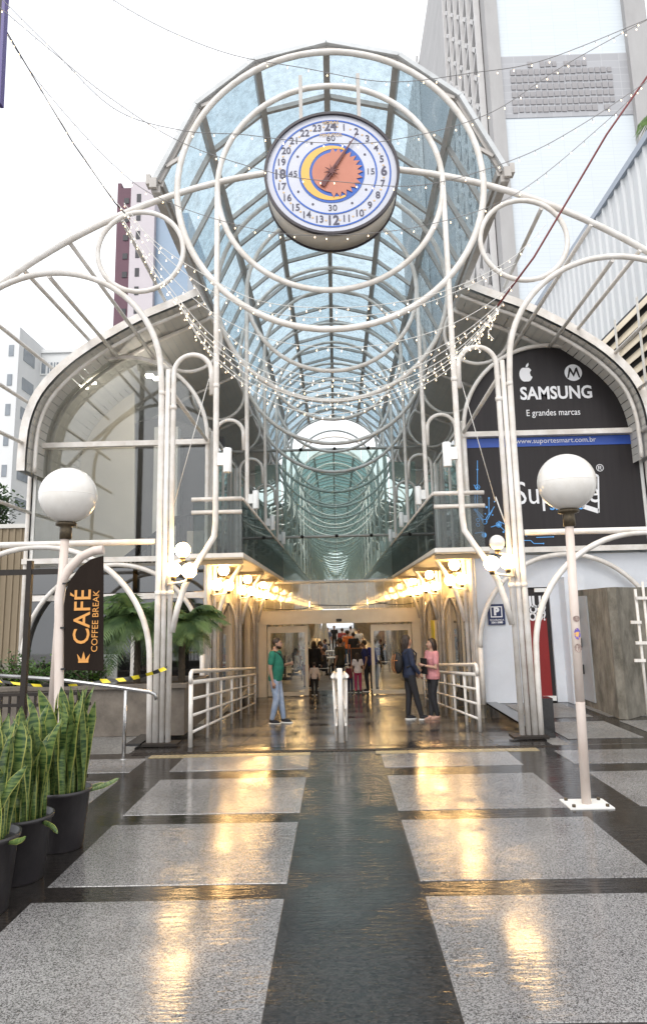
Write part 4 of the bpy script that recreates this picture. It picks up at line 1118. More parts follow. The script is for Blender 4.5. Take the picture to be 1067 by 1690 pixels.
LEAF = [leaf_mesh(1, .078 + .018 * (i % 3), (i % 5 - 1.8) * .10, (i % 4 - 1.5) * .6, i) for i in range(10)]
def snake_plant(px, py, r, hpot, label, n, hl, seed):
    n = int(n * 1.6)
    rnd = random.Random(seed); p = G(px, py); t = thing('snake_plant', label, 'potted plant', p)
    MB().lathe([(r * .78, 0), (r * .80, .01), (r * .97, hpot * .93), (r * 1.04, hpot * .94), (r * 1.05, hpot), (r * .99, hpot), (r * .95, hpot * .9)], 28).build('pot', M['pot'], t)
    MB().lathe([(.001, hpot * .9), (r * .94, hpot * .88)][::-1], 20).build('soil', M['soil'], t)
    for i in range(n):
        a = rnd.uniform(0, 2 * pi); q = r * .75 * math.sqrt(rnd.random()); o = link('leaf', LEAF[rnd.randrange(10)], t, (q * math.cos(a), q * math.sin(a), hpot * .88))
        s = hl * rnd.uniform(.55, 1.05); o.scale = (rnd.uniform(.8, 1.15), rnd.uniform(.8, 1.15), s)
        o.rotation_euler = (-math.sin(a) * rnd.uniform(-.02, .12) * q / r * 1.3, math.cos(a) * rnd.uniform(-.02, .13) * q / r * 1.3, rnd.uniform(0, 2 * pi))
    for i in range(5):
        a = rnd.uniform(0, 2 * pi); o = link('leaf', LEAF[1 if i % 2 else 4], t, (r * .8 * math.cos(a), r * .8 * math.sin(a), hpot * .9)); o.scale = (.4, .4, .3)
        o.rotation_euler = (-math.sin(a) * 1.4, math.cos(a) * 1.4, a)
snake_plant(99, 1398, .235, .47, 'snake plant in black plastic pot, farthest and tallest of the three', 30, .90, 3)
snake_plant(28, 1450, .235, .45, 'snake plant in black plastic pot, middle one of the three with grassy leaves', 28, .84, 8)
snake_plant(-38, 1505, .24, .48, 'snake plant in black plastic pot, nearest one cut by the left edge', 28, .82, 21)

# ------------------------------------------------------------------ palms and shrubs
def frond_mesh(L, droop, nl, lw, ll, seed, m, rise=.6):
    rnd = random.Random(seed); b = MB(); n = 12; pts = []
    for i in range(n + 1):
        f = i / n; pts.append(Vector((L * (f * math.cos(rise) ), 0, L * (f * math.sin(rise) - droop * f * f))))
    b.tube(pts, .01, 5, radii=[.014 * (1 - .8 * i / n) for i in range(n + 1)])
    for i in range(nl):
        f = .15 + .85 * i / nl; k = min(int(f * n), n - 1); p = pts[k].lerp(pts[k + 1], f * n - k); d = (pts[k + 1] - pts[k]).normalized()
        for s in (-1, 1):
            l = ll * math.sin(pi * (.12 + .85 * f)) * rnd.uniform(.8, 1.1); sd = (Vector((0, s, 0)) * .85 + d * .55 + Vector((0, 0, -.1))).normalized()
            e1 = p + sd * l * .5; e2 = p + sd * l + Vector((0, 0, -l * .35 * rnd.uniform(.5, 1.4)))
            w_ = d * lw; b.add([p - w_ * .5, p + w_ * .5, e1 + w_ * .6, e1 - w_ * .6, e2], [(0, 1, 2, 3), (3, 2, 4)])
    return b.mesh('frond', m)
def palm(loc, h, nf, L, label, seed, trunk=.07, m='palm', lw=.022):
    rnd = random.Random(seed); t = thing('palm_tree', label, 'palm', loc)
    prof = []; k = 0; z = 0
    while z < h: prof += [(trunk * (1.05 - .2 * z / h), z), (trunk * (.9 - .2 * z / h), z + .06)]; z += .09
    MB().lathe(prof, 10).build('trunk', M['bark'], t)
    ms = [frond_mesh(L, .55 + .12 * i, 34, lw, L * .36, seed + i, M[m], .95 - .2 * i) for i in range(4)]
    for i in range(nf):
        o = link('frond', ms[i % 4], t, (0, 0, h)); o.rotation_euler = (rnd.uniform(-.15, .15), rnd.uniform(-.35, .35), i * 2.4 + rnd.uniform(-.2, .2)); s = rnd.uniform(.8, 1.1); o.scale = (s, s, s)
q = P(228, 1040, 12.7); palm((q.x, 12.7, .62), 1.2, 44, 1.1, 'bushy green palm in the stone planter behind the left column', 5)
q = P(305, 1060, 12.9); palm((q.x - .05, 12.9, .62), 1.1, 38, 1.0, 'second green palm between the left column and the walk', 9)
def shrub(loc, r, h, label, n, seed, m='shrub', ls=.05, name='shrub', cat='shrub'):
    rnd = random.Random(seed); t = thing(name, label, cat, loc); st = MB()
    b = MB(); tips = []
    for i in range(14):
        a = rnd.uniform(0, 2 * pi); q = r * rnd.uniform(.2, .9); e = Vector((q * math.cos(a), q * math.sin(a), h * rnd.uniform(.5, 1))); tips.append(e)
        st.tube([(0, 0, 0), e * .5 + Vector((0, 0, h * .1)), e], .01, 4, radii=[.018, .012, .005])
    st.build('stems', M['bark'], t).name = 'stem'
    for i in range(n):
        e = rnd.choice(tips); p = e * rnd.uniform(.35, 1.02) + Vector((rnd.gauss(0, r * .14), rnd.gauss(0, r * .14), rnd.gauss(0, h * .08)))
        d = Vector((rnd.uniform(-1, 1), rnd.uniform(-1, 1), rnd.uniform(-.6, .6))).normalized(); u = d.cross(Vector((0, 0, 1))).normalized() * ls * .3
        l = ls * rnd.uniform(.7, 1.4); b.add([p, p + d * l * .5 + u, p + d * l, p + d * l * .5 - u], [(0, 1, 2, 3)])
    b.build('foliage', M[m], t, kind='stuff')
for i, (px, lb) in enumerate(((58, 'leafy green shrub at the left end of the planter'), (150, 'low green shrub in front of the white louvres'), (100, 'bright green shrub behind the banner post'), (20, 'green shrub partly hidden by the iron post'))):
    q = P(px, 1120, 12.4 + .2 * i); shrub((q.x, 12.4 + .2 * i, .6), .5, .62 + .1 * (i % 2), lb, 900, i, ls=.07)
q = P(8, 880, 17.5); shrub((q.x - .5, 17.5, 3.3), 1.35, 1.9, 'dark green tree crown beyond the left wing wall', 3200, 33, 'darkleaf', .15, 'garden_tree', 'tree')
# palm leaves above the corrugated wall on the right
t_ = P(1075, 235, 19.5); palm((t_.x + 1.1, 19.5, 10.5), 6.0, 15, 2.2, 'palm crown rising behind the corrugated wall at the right edge', 17, .12, 'palm', .03)

# ------------------------------------------------------------------ people
SK = {}
def skin(c): 
    k = 'skin%s' % (c,)
    if k not in SK: SK[k] = mat('skin', c, .5, noise=tuple(x * .85 for x in c), scale=12)
    return SK[k]
def cloth(c, bump=.5, noise2=None, scale=9):
    k = 'cl%s%s' % (c, noise2)
    if k not in SK: SK[k] = mat('cloth', c, .8, noise=noise2 or tuple(x * .7 for x in c), scale=scale, amt=.2, bump=bump, bscale=14)
    return SK[k]
def loft(b, rings, n=14, mi=0):
    """rings: (cx, cy, cz, rx, ry) stacked elliptical sections, closed with caps"""
    vs = []; 
    for cx, cy, cz, rx, ry in rings:
        for k in range(n): vs.append((cx + rx * math.cos(2 * pi * k / n), cy + ry * math.sin(2 * pi * k / n), cz))
    N = len(rings); fs = [(i * n + k, i * n + (k + 1) % n, (i + 1) * n + (k + 1) % n, (i + 1) * n + k) for i in range(N - 1) for k in range(n)]
    fs += [tuple(range(n))[::-1], tuple(range((N - 1) * n, N * n))]
    if rings[0][2] > rings[-1][2]: fs = [f[::-1] for f in fs]
    b.add(vs, fs, mi, True)
def limb(b, pts, rad, n=10):
    P_ = [Vector(p) for p in pts]; out = []; rr = []
    for i in range(len(P_) - 1):
        for q in range(3): out.append(P_[i].lerp(P_[i + 1], q / 3)); rr.append(rad[i] + (rad[i + 1] - rad[i]) * q / 3)
    out.append(P_[-1]); rr.append(rad[-1])
    b.tube(out, 0, n, radii=rr)
    b.sphere(P_[0], rad[0] * .98, n, 6); b.sphere(P_[-1], rad[-1] * .98, n, 6)
    for i in range(1, len(P_) - 1): b.sphere(P_[i], rad[i] * 1.0, n, 6)
def remesh(o, v, sm=3):
    m = o.modifiers.new('r', 'REMESH'); m.mode = 'VOXEL'; m.voxel_size = v; m.use_smooth_shade = True
    m2 = o.modifiers.new('s', 'SMOOTH'); m2.factor = .5; m2.iterations = sm
def person(label, loc, h, heading, skinc, top, bottom, shoes, hair, hero=False, arms=None, legs=None, female=False, hairlen=0, sleeve='short', head=(0, 0), belly=0.0,
           bottomlen=1.0, beard=False, lean=0.0, toplen=.90, bulk=1.0, sit=False, extra=None):
    t = thing('person', label, 'person', loc, heading); s = h / 1.74; t.scale = (s, s, s)
    vx = .011 if hero else .018
    arms = arms or {}; legs = legs or {}
    hipz = .93; sw = .165 if female else .185
    # joints
    A = {}
    for sd, k in ((-1, 'L'), (1, 'R')):
        sh = Vector((sd * sw * bulk, lean * .55, 1.41)); el = Vector(arms.get(k + 'e', (sd * .25, -.02, 1.12))); wr = Vector(arms.get(k + 'w', (sd * .26, .05, .87)))
        A[k] = (sh, el, wr)
    Lg = {}
    for sd, k in ((-1, 'L'), (1, 'R')):
        hp = Vector((sd * .09, 0, hipz)); kn = Vector(legs.get(k + 'k', (sd * .10, .02, .50))); an = Vector(legs.get(k + 'a', (sd * .10, -.02, .085)))
        Lg[k] = (hp, kn, an)
    def torso(b, g=0.0, z0=.86, z1=1.47):
        rg = [(.86, .155, .115, 0), (.93, .170 if female else .160, .125, 0), (1.02, .155, .118, .005 + belly * .5), (1.12, (.128 if female else .145), .105 + belly * .6, belly), (1.22, .148, .115 + belly * .3, belly * .6),
              (1.31, .165, .125 if female else .118, .01), (1.38, .175 * (.93 if female else 1), .105, 0), (1.43, .150, .085, 0), (1.465, .095, .07, 0), (1.49, .062, .06, .0)]
        R_ = [(0, y + lean * (z - .93) , z, (rx + g) * bulk, (ry + g) * bulk) for z, rx, ry, y in rg if z0 - .001 <= z <= z1 + .001]
        loft(b, R_, 18)
    hc = Vector((head[0] * .03, lean * .6 + .02 + head[1] * .05, 1.625 - abs(head[1]) * .01))
    b = MB(); torso(b, 0, .86, 1.49)
    limb(b, [(0, lean * .55, 1.46), (0, lean * .58 + .01, 1.53), hc + Vector((0, -.015, -.04))], [.058, .053, .055])
    b.sphere(hc + Vector((0, -.012, .022)), .084, 16, 12, sz=1.12)
    b.sphere(hc + Vector((0, .022, -.018)), .072, 14, 10, sz=1.2)
    b.sphere(hc + Vector((0, .045 + head[1] * .01, -.070)), .040, 10, 8)        # chin
    b.tube([hc + Vector((0, .088, .02)), hc + Vector((0, .108, -.022)), hc + Vector((0, .092, -.03))], .012, 6)
    for sd in (-1, 1): b.sphere(hc + Vector((sd * .080, -.012, -.005)), .017, 8, 6, sz=1.7)
    for k in 'LR':
        sh, el, wr = A[k]; limb(b, [sh, el, wr], [.052 * bulk, .040 * bulk, .027])
        d = (wr - el).normalized(); sd = -1 if k == 'L' else 1
        inw = Vector((-sd, 0, 0)); inw = (inw - d * inw.dot(d)).normalized(); o_ = d.cross(inw).normalized()
        if o_.y < 0: o_ = -o_
        pc = wr + d * .055
        b.tube([wr, wr + d * .03, wr + d * .075, wr + d * .095], .02, 8, radii=[.024, .031, .036, .030])
        if hero:
            for fi in range(4):
                r0 = pc + d * .03 + o_ * (fi - 1.5) * .019; l = (.062, .072, .068, .052)[fi]
                b.tube([r0, r0 + d * l * .5 + inw * .008, r0 + d * l * .9 + inw * .030], .0085, 6)
            b.tube([wr + d * .03 + o_ * .026, wr + d * .06 + o_ * .048 + inw * .012, wr + d * .09 + o_ * .046 + inw * .024], .0105, 6)
        else:
            b.tube([pc + d * .02, pc + d * .09 + inw * .02], .02, 6)
        hp, kn, an = Lg[k]; limb(b, [hp, kn, kn.lerp(an, .35), an], [.082, .055, .052, .036])
        fd = Vector(legs.get(k + 'f', (0, 1, 0))).normalized()
        b.tube([an + Vector((0, 0, -.045)) - fd * .03, an + fd * .06 + Vector((0, 0, -.045)), an + fd * .13 + Vector((0, 0, -.055))], .03, 8)
    body = b.build('body', skin(skinc), t); remesh(body, vx)
    # top
    b = MB(); torso(b, .016, toplen - .04 if toplen > .9 else .86, 1.465)
    for k in 'LR':
        sh, el, wr = A[k]
        if sleeve == 'short': limb(b, [sh, sh.lerp(el, .62)], [.072 * bulk, .062 * bulk])
        elif sleeve == 'long': limb(b, [sh, el, el.lerp(wr, .93)], [.070 * bulk, .055 * bulk, .040])
        else: limb(b, [sh, sh.lerp(el, .1)], [.06, .055])
    o = b.build('shirt', top, t); remesh(o, vx, 4)
    # trousers
    b = MB(); loft(b, [(0, 0, .80, .10, .085), (0, 0, .86, .165, .125), (0, 0, .93, .176, .132), (0, 0, 1.0, .165, .122), (0, .0, 1.03, .155, .116)], 16)
    for k in 'LR':
        hp, kn, an = Lg[k]; e = kn.lerp(an, .93) if bottomlen >= 1 else hp.lerp(kn, .9)
        if bottomlen >= 1: limb(b, [hp, kn, kn.lerp(an, .4), e], [.098, .070, .066, .052])
        else: limb(b, [hp, e], [.1, .085])
    o = b.build('trousers', bottom, t); remesh(o, vx, 4)
    for k in 'LR':
        hp, kn, an = Lg[k]; fd = Vector(legs.get(k + 'f', (0, 1, 0))).normalized(); b = MB(); up = Vector((0, 0, 1))
        b.tube([an + Vector((0, 0, -.02)) - fd * .045, an + fd * .02 + Vector((0, 0, -.03)), an + fd * .10 + Vector((0, 0, -.045)), an + fd * .165 + Vector((0, 0, -.052))], .03, 10, radii=[.034, .045, .040, .024])
        o = b.build('shoe', shoes[0], t); remesh(o, .010 if hero else .016, 2)
        sd_ = fd.cross(up) * .04; z_ = an.z - .085
        c = MB(); ps = [an - fd * .075, an + fd * .06 + sd_ * 1.0, an + fd * .15 + sd_ * .8, an + fd * .195, an + fd * .15 - sd_ * .8, an + fd * .06 - sd_ * 1.0, an - fd * .06 - sd_ * .7]
        ps[0:1] = [an - fd * .06 + sd_ * .7]
        vs = [(p.x, p.y, z_) for p in ps] + [(p.x, p.y, z_ + .022) for p in ps]; N = len(ps)
        c.add(vs, [tuple(range(N)), tuple(range(2 * N - 1, N - 1, -1))] + [(i, i + N, (i + 1) % N + N, (i + 1) % N) for i in range(N)]); c.build('sole', shoes[1], o)
    if hair is not None:
        b = MB(); b.sphere(hc + Vector((0, -.028, .036)), .094, 14, 10, sz=1.05)
        if hairlen:
            limb(b, [hc + Vector((0, -.05, .05)), hc + Vector((0, -.085, -.06)), hc + Vector((0, -.10, -.06 - hairlen))], [.085, .075, .045])
            for sd in (-1, 1): limb(b, [hc + Vector((sd * .055, -.02, .05)), hc + Vector((sd * .082, -.03, -.04)), hc + Vector((sd * .07, -.05, -.05 - hairlen * .8))], [.045, .036, .025])
        o = b.build('hair', hair, t); remesh(o, .011, 2)
    if beard:
        b = MB(); b.sphere(hc + Vector((0, .040, -.068)), .050, 12, 8, sz=1.0); b.sphere(hc + Vector((0, .018, -.055)), .070, 12, 8, sz=.7); o = b.build('beard', hair, t); remesh(o, .010, 2)
    if hero:
        for sd in (-1, 1):
            MB().sphere(hc + Vector((sd * .030, .083, .012)), .0085, 8, 6).build('eye', M['black'], t)
            MB().tube([hc + Vector((sd * .018, .091, .032)), hc + Vector((sd * .046, .079, .033))], .004, 5).build('eyebrow', hair or M['black'], t)
        MB().tube([hc + Vector((-.022, .084, -.048)), hc + Vector((0, .091, -.049)), hc + Vector((.022, .084, -.048))], .0055, 5).build('mouth', M['lip'], t)
    return t, hc
M['lip'] = mat('lips', (.36, .12, .10), .5)
M['hairblack'] = mat('dark_hair', (.012, .008, .007), .5, noise=(.05, .03, .02), scale=30, bump=.6, bscale=60, stretch=(1, 1, .15))
def onramp(px, py, d0=13.0):
    d = d0
    for _ in range(60):
        p = G(px, py, zr(d)); d = d * .6 + p.y * .4
    return G(px, py, zr(d))
jeans = cloth((.42, .50, .62), .6, (.20, .27, .42), 6); dkj = cloth((.022, .022, .026)); blackc = cloth((.018, .017, .018)); whites = (cloth((.02, .02, .025)), M['sconce'])
p = onramp(455, 1194)
t, hc = person('man in green t-shirt and pale jeans looking down at his phone', p, 1.70, R(-104), (.40, .235, .165), cloth((.02, .20, .13), .6, (.012, .13, .09)), jeans, whites, M['hairblack'], True,
    arms={'Re': (.245, -.03, 1.13), 'Rw': (.235, .02, .86), 'Le': (-.22, .07, 1.14), 'Lw': (-.07, .30, 1.20)}, legs={'Rk': (.10, .05, .5), 'Ra': (.10, -.05, .085), 'Lk': (-.09, .08, .50), 'La': (-.10, .14, .085)}, head=(0, .8), belly=.035, beard=True, bulk=1.06)
MB().box(-.115, -.035, .375, .385, 1.205, 1.35).build('phone', M['black'], t, label=None)
b = MB(); b.tube([(.14, .02, 1.475), (.06, .13, 1.40), (-.06, .165, 1.28), (-.17, .13, 1.15)], .014, 6); b.build('strap', dkj, t)
b = MB(); b.box(-.24, -.19, -.02, .12, .98, 1.15); o = b.build('shoulder_bag', blackc, t)
p = onramp(678, 1188)
t, hc = person('woman in navy jacket and black trousers with a backpack', p, 1.70, R(-78), (.42, .26, .19), cloth((.016, .026, .06), .7), dkj, whites, M['hairblack'], True,
    arms={'Re': (.23, .02, 1.14), 'Rw': (.20, .16, .95), 'Le': (-.22, .04, 1.13), 'Lw': (-.17, .18, .94)}, legs={'Rk': (.09, .10, .50), 'Ra': (.10, .20, .09), 'Lk': (-.08, .0, .5), 'La': (-.08, -.04, .085), 'Rf': (.15, 1, .06)}, female=True, hairlen=.14, sleeve='long', head=(0, -.3), lean=-.03, bulk=1.0)
b = MB(); b.sphere((0, 0, 0), .17, 14, 10, sz=1.3); bp = b.build('backpack', blackc, t, (.0, -.24, 1.17)); bp.scale = (.95, .62, 1); remesh(bp, .014, 2)
M['tan'] = mat('tan_leather', (.34, .13, .04), .5)
for sx in (-.08, .08): MB().tube([(sx, -.12, .19), (sx, -.178, .05), (sx, -.17, -.12), (sx, -.11, -.2)], .015, 6).build('leather_strap', M['tan'], bp)
MB().tube([(-.15, -.09, .06), (0, -.185, .05), (.15, -.09, .06)], .012, 6).build('leather_strap', M['tan'], bp)
for sx in (-1, 1): MB().tube([(sx * .12, -.12, 1.36), (sx * .125, .02, 1.475), (sx * .12, .135, 1.36), (sx * .14, .10, 1.15), (sx * .14, -.1, 1.08)], .018, 6).build('shoulder_strap', blackc, t)
p = onramp(717, 1187)
t, hc = person('woman in pink blouse holding a black folder against her chest', p, 1.62, R(112), (.46, .28, .20), cloth((.66, .30, .31), .6, (.5, .2, .22)), dkj, (cloth((.55, .33, .26)), cloth((.4, .25, .18))), M['hairblack'], True,
    arms={'Le': (-.25, .06, 1.12), 'Lw': (-.06, .25, 1.17), 'Re': (.24, .02, 1.13), 'Rw': (.10, .24, 1.05)}, legs={'Lk': (-.07, .06, .5), 'La': (-.10, -.02, .085), 'Rk': (.05, .03, .50), 'Ra': (-.02, .10, .085)}, female=True, hairlen=.17, head=(0, .0), bulk=1.08)
o = MB().box(-.12, .15, .20, .215, .98, 1.32).build('folder', blackc, t); MB().tube([(-.12, .195, 1.15), (.15, .195, 1.15)], .003, 4).build('folder_band', M['tan'], o)
MB().lathe([(.034, -.012), (.034, .012)], 12, (-.075, .232, 1.163)).build('wristwatch', M['black'], t)
# people beyond the doors
fl = -.73
def far_person(px, py, **k):
    p = G(px, py, fl); return person(loc=p, **k)
far_person(562, 1142, label='man in dark olive t-shirt standing in the doorway', h=1.76, heading=R(60), skinc=(.3, .17, .11), top=cloth((.035, .032, .018)), bottom=dkj, shoes=whites, hair=M['hairblack'], bulk=1.1)
far_person(519, 1136, label='woman in black top with long dark hair, back turned', h=1.62, heading=R(-15), skinc=(.4, .24, .17), top=blackc, bottom=dkj, shoes=whites, hair=M['hairblack'], female=True, hairlen=.22, sleeve='long', bulk=1.15)
far_person(507, 1135, label='person in white shirt and dark red shorts behind the door frame', h=1.62, heading=R(10), skinc=(.3, .17, .11), top=cloth((.7, .7, .7)), bottom=cloth((.16, .015, .02)), shoes=whites, hair=M['hairblack'], bottomlen=.5)
far_person(519, 1147, label='small child in pale shirt and black trousers', h=1.02, heading=R(0), skinc=(.4, .24, .17), top=cloth((.62, .54, .50)), bottom=blackc, shoes=whites, hair=M['hairblack'], sleeve='long')
far_person(578, 1143, label='toddler in dark red clothes holding a hand', h=.93, heading=R(-20), skinc=(.4, .24, .17), top=cloth((.16, .02, .03)), bottom=cloth((.03, .03, .07)), shoes=whites, hair=M['hairblack'], sleeve='long', arms={'Re': (.25, .02, 1.25), 'Rw': (.36, .08, 1.4)})
far_person(591, 1143, label='girl with long hair in white top and pink trousers', h=1.27, heading=R(5), skinc=(.42, .26, .19), top=cloth((.75, .72, .74)), bottom=cloth((.42, .04, .13)), shoes=whites, hair=M['hairblack'], female=True, hairlen=.3)
far_person(606, 1141, label='man in dark blue shirt leaning towards the girl', h=1.66, heading=R(85), skinc=(.3, .17, .11), top=cloth((.02, .03, .14)), bottom=dkj, shoes=whites, hair=M['hairblack'], lean=.12)
far_person(618, 1138, label='person in bright blue shirt seen through the right door pane', h=1.66, heading=R(-30), skinc=(.3, .17, .11), top=cloth((.03, .05, .38)), bottom=cloth((.12, .12, .13)), shoes=whites, hair=M['hairblack'])
far_person(575, 1100, label='person in orange shirt and jeans walking away down the arcade', h=1.72, heading=R(0), skinc=(.35, .2, .14), top=cloth((.75, .20, .05)), bottom=cloth((.06, .12, .22)), shoes=whites, hair=M['hairblack'])
# ------------------------------------------------------------------ café inside the arcade
M['canvas'] = mat('umbrella_canvas', (.62, .62, .56), .8, noise=(.5, .5, .44), scale=5, bump=.3)
def umbrella(x, y, label):
    t = thing('closed_parasol', label, 'parasol', (x, y, -.73))
    prof = []; n = 16; vs = []
    hs = [(.24, .95), (.22, 1.2), (.17, 1.6), (.11, 2.0), (.05, 2.35), (.02, 2.5)]
    for r, z in hs:
        for k in range(n): rr = r * (1.15 if k % 2 else .72); vs.append((rr * math.cos(2 * pi * k / n), rr * math.sin(2 * pi * k / n), z))
    b = MB(); b.add(vs, [(i * n + k, i * n + (k + 1) % n, (i + 1) * n + (k + 1) % n, (i + 1) * n + k) for i in range(len(hs) - 1) for k in range(n)], 0, False); b.build('canvas', M['canvas'], t)
    MB().lathe([(.25, 0), (.25, .08), (.04, .1), (.03, .98)], 12).build('stand', M['darkmetal'], t)
for k, (px, d, lb) in enumerate(((483, 31, 'closed white parasol seen left of the doorway, widest one'), (506, 35, 'closed white parasol just right of the left door frame'), (536, 39, 'closed white parasol above the cafe tables'), (470, 29, 'closed parasol behind the left door pane, near the lamps'), (455, 27, 'closed parasol behind the left door pane, close to the shop wall'), (524, 47, 'smallest closed parasol far down the arcade'))):
    q = P(px, 1080, d); umbrella(q.x, d, lb)
def cafe_table(x, y, label):
    t = thing('cafe_table', label, 'table', (x, y, -.73))
    MB().lathe([(.34, .71), (.35, .72), (.35, .74), (.34, .75)], 20).build('top', M['sconce'], t); MB().lathe([(.22, 0), (.22, .03), (.03, .05), (.03, .70)], 12).build('pedestal', M['darkmetal'], t)
def cafe_chair(x, y, rz, label):
    t = thing('cafe_chair', label, 'chair', (x, y, -.73), rz)
    MB().box(-.2, .2, -.2, .2, .43, .46).build('seat', M['sconce'], t); MB().box(-.2, .2, -.22, -.19, .55, .85).build('backrest', M['sconce'], t)
    for sx in (-1, 1):
        for sy in (-1, 1): MB().tube([(sx * .18, sy * .18, .43), (sx * .2, sy * .21, 0)], .013, 6).build('leg', M['steel'], t)
        MB().tube([(sx * .18, -.19, .45), (sx * .18, -.205, .84)], .013, 6).build('back_post', M['steel'], t)
shirts = [cloth((.7, .7, .7)), cloth((.05, .05, .06)), cloth((.3, .05, .05)), cloth((.1, .14, .25)), cloth((.5, .45, .4)), blackc]
rnd = random.Random(4)
tb = [(-1.1, 28.6), (-.35, 30.5), (-1.3, 33), (-.3, 35.6), (-1.2, 38), (1.5, 31.5), (1.6, 36.0)]
descr = ['nearest the doors', 'in the middle of the walk', 'beside the left parasols', 'behind the middle one', 'farthest on the left', 'on the right side', 'far on the right side']
cnt = 0
wordsS = ['white', 'black', 'dark red', 'blue', 'beige', 'black']
for i, (x, y) in enumerate(tb):
    cafe_table(x, y, 'round white cafe table ' + descr[i])
    for s in (-1, 1):
        cafe_chair(x + s * .55, y, R(90) if s > 0 else R(-90), 'white cafe chair, %s of the table %s' % ('right' if s > 0 else 'left', descr[i]))
        sd = .25
        k = cnt % 6; cnt += 1
        person('seated guest in %s top, %s of table %s' % (wordsS[k], 'right' if s > 0 else 'left', descr[i]), (x + s * .55, y, -.73 - .44), 1.66, R(90) if s > 0 else R(-90), (.35, .2, .14), shirts[k], dkj, whites, M['hairblack'],
            legs={'Lk': (-.1, .42, .92), 'La': (-.1, .44, .54), 'Rk': (.1, .42, .92), 'Ra': (.1, .44, .54)}, arms={'Le': (-.24, .12, 1.15), 'Lw': (-.15, .34, 1.2), 'Re': (.24, .12, 1.15), 'Rw': (.15, .34, 1.2)}, female=(k % 2 == 0), hairlen=.12 if k % 2 == 0 else 0, sleeve='long')
tt = [(.75, 33), (1.2, 40), (.3, 42), (-.6, 44), (.9, 47), (-.2, 50), (.5, 37)]
for i, (x, y) in enumerate(tt):
    person('walker in %s top, %s' % (['black', 'white', 'dark red', 'blue', 'beige', 'black', 'grey'][i], ['nearest on the right down the arcade', 'right of centre beyond the tables', 'in the middle of the arcade', 'left of centre beyond the tables', 'far right down the arcade', 'farthest down the arcade', 'close behind the orange shirt'][i]), (x, y, -.73), 1.68, R(180 * (i % 2)), (.35, .2, .14), [blackc, shirts[0], shirts[2], shirts[3], shirts[4], blackc, shirts[4]][i], dkj, whites, M['hairblack'])
t = thing('menu_board', 'small dark menu board with light frame standing behind the doorway', 'board', (P(590, 1090, 29).x, 29, -.73))
MB().box(-.25, .25, 0, .03, .35, 1.15).build('panel', M['black'], t)
b = MB(); b.box(-.28, -.25, -.01, .04, 0, 1.18); b.box(.25, .28, -.01, .04, 0, 1.18); b.box(-.25, .25, -.01, .04, 1.15, 1.18); b.build('frame', M['tan'], t)

# ------------------------------------------------------------------ fairy light strings
def strand(pts, label, r=.008, step=.30, cord='wire', dens=1.0, seed=0, n=10):
    """pts: control points; a Catmull-Rom cord with small bulbs hanging from it"""
    rnd = random.Random(seed); c = []
    for i in range(len(pts) - 1):
        p0, p1, p2, p3 = [Vector(pts[max(0, min(len(pts) - 1, j))]) for j in (i - 1, i, i + 1, i + 2)]
        for q in range(n):
            u = q / n; c.append(.5 * ((2 * p1) + (p2 - p0) * u + (2 * p0 - 5 * p1 + 4 * p2 - p3) * u * u + (3 * p1 - p0 - 3 * p2 + p3) * u ** 3))
    c.append(Vector(pts[-1]))
    t = thing('fairy_light_string', label, 'string lights', c[0])
    o = c[0]
    MB().tube([p - o for p in c], r, 5).build('cord', M[cord], t)
    b = MB(); h = MB(); acc = 0
    for a, d in zip(c, c[1:]):
        L = (d - a).length; 
        while acc < L:
            p = a.lerp(d, acc / L) - o; dz = rnd.uniform(.03, .075); dx = rnd.uniform(-.02, .02)
            e = p + Vector((dx, 0, -dz)); h.tube([p, e], .004, 3)
            b.sphere(e, .0085, 6, 4, sz=1.7); acc += step * rnd.uniform(.7, 1.3)
        acc -= L
    b.build('bulb', M['bulb'], t, kind='stuff'); h.build('bulb_lead', M[cord], t, kind='stuff')
DS = 10.3
def PP(l, d=DS, d2=None): 
    n = len(l); return [P(x, y, d if d2 is None else d + (d2 - d) * i / (n - 1)) for i, (x, y) in enumerate(l)]
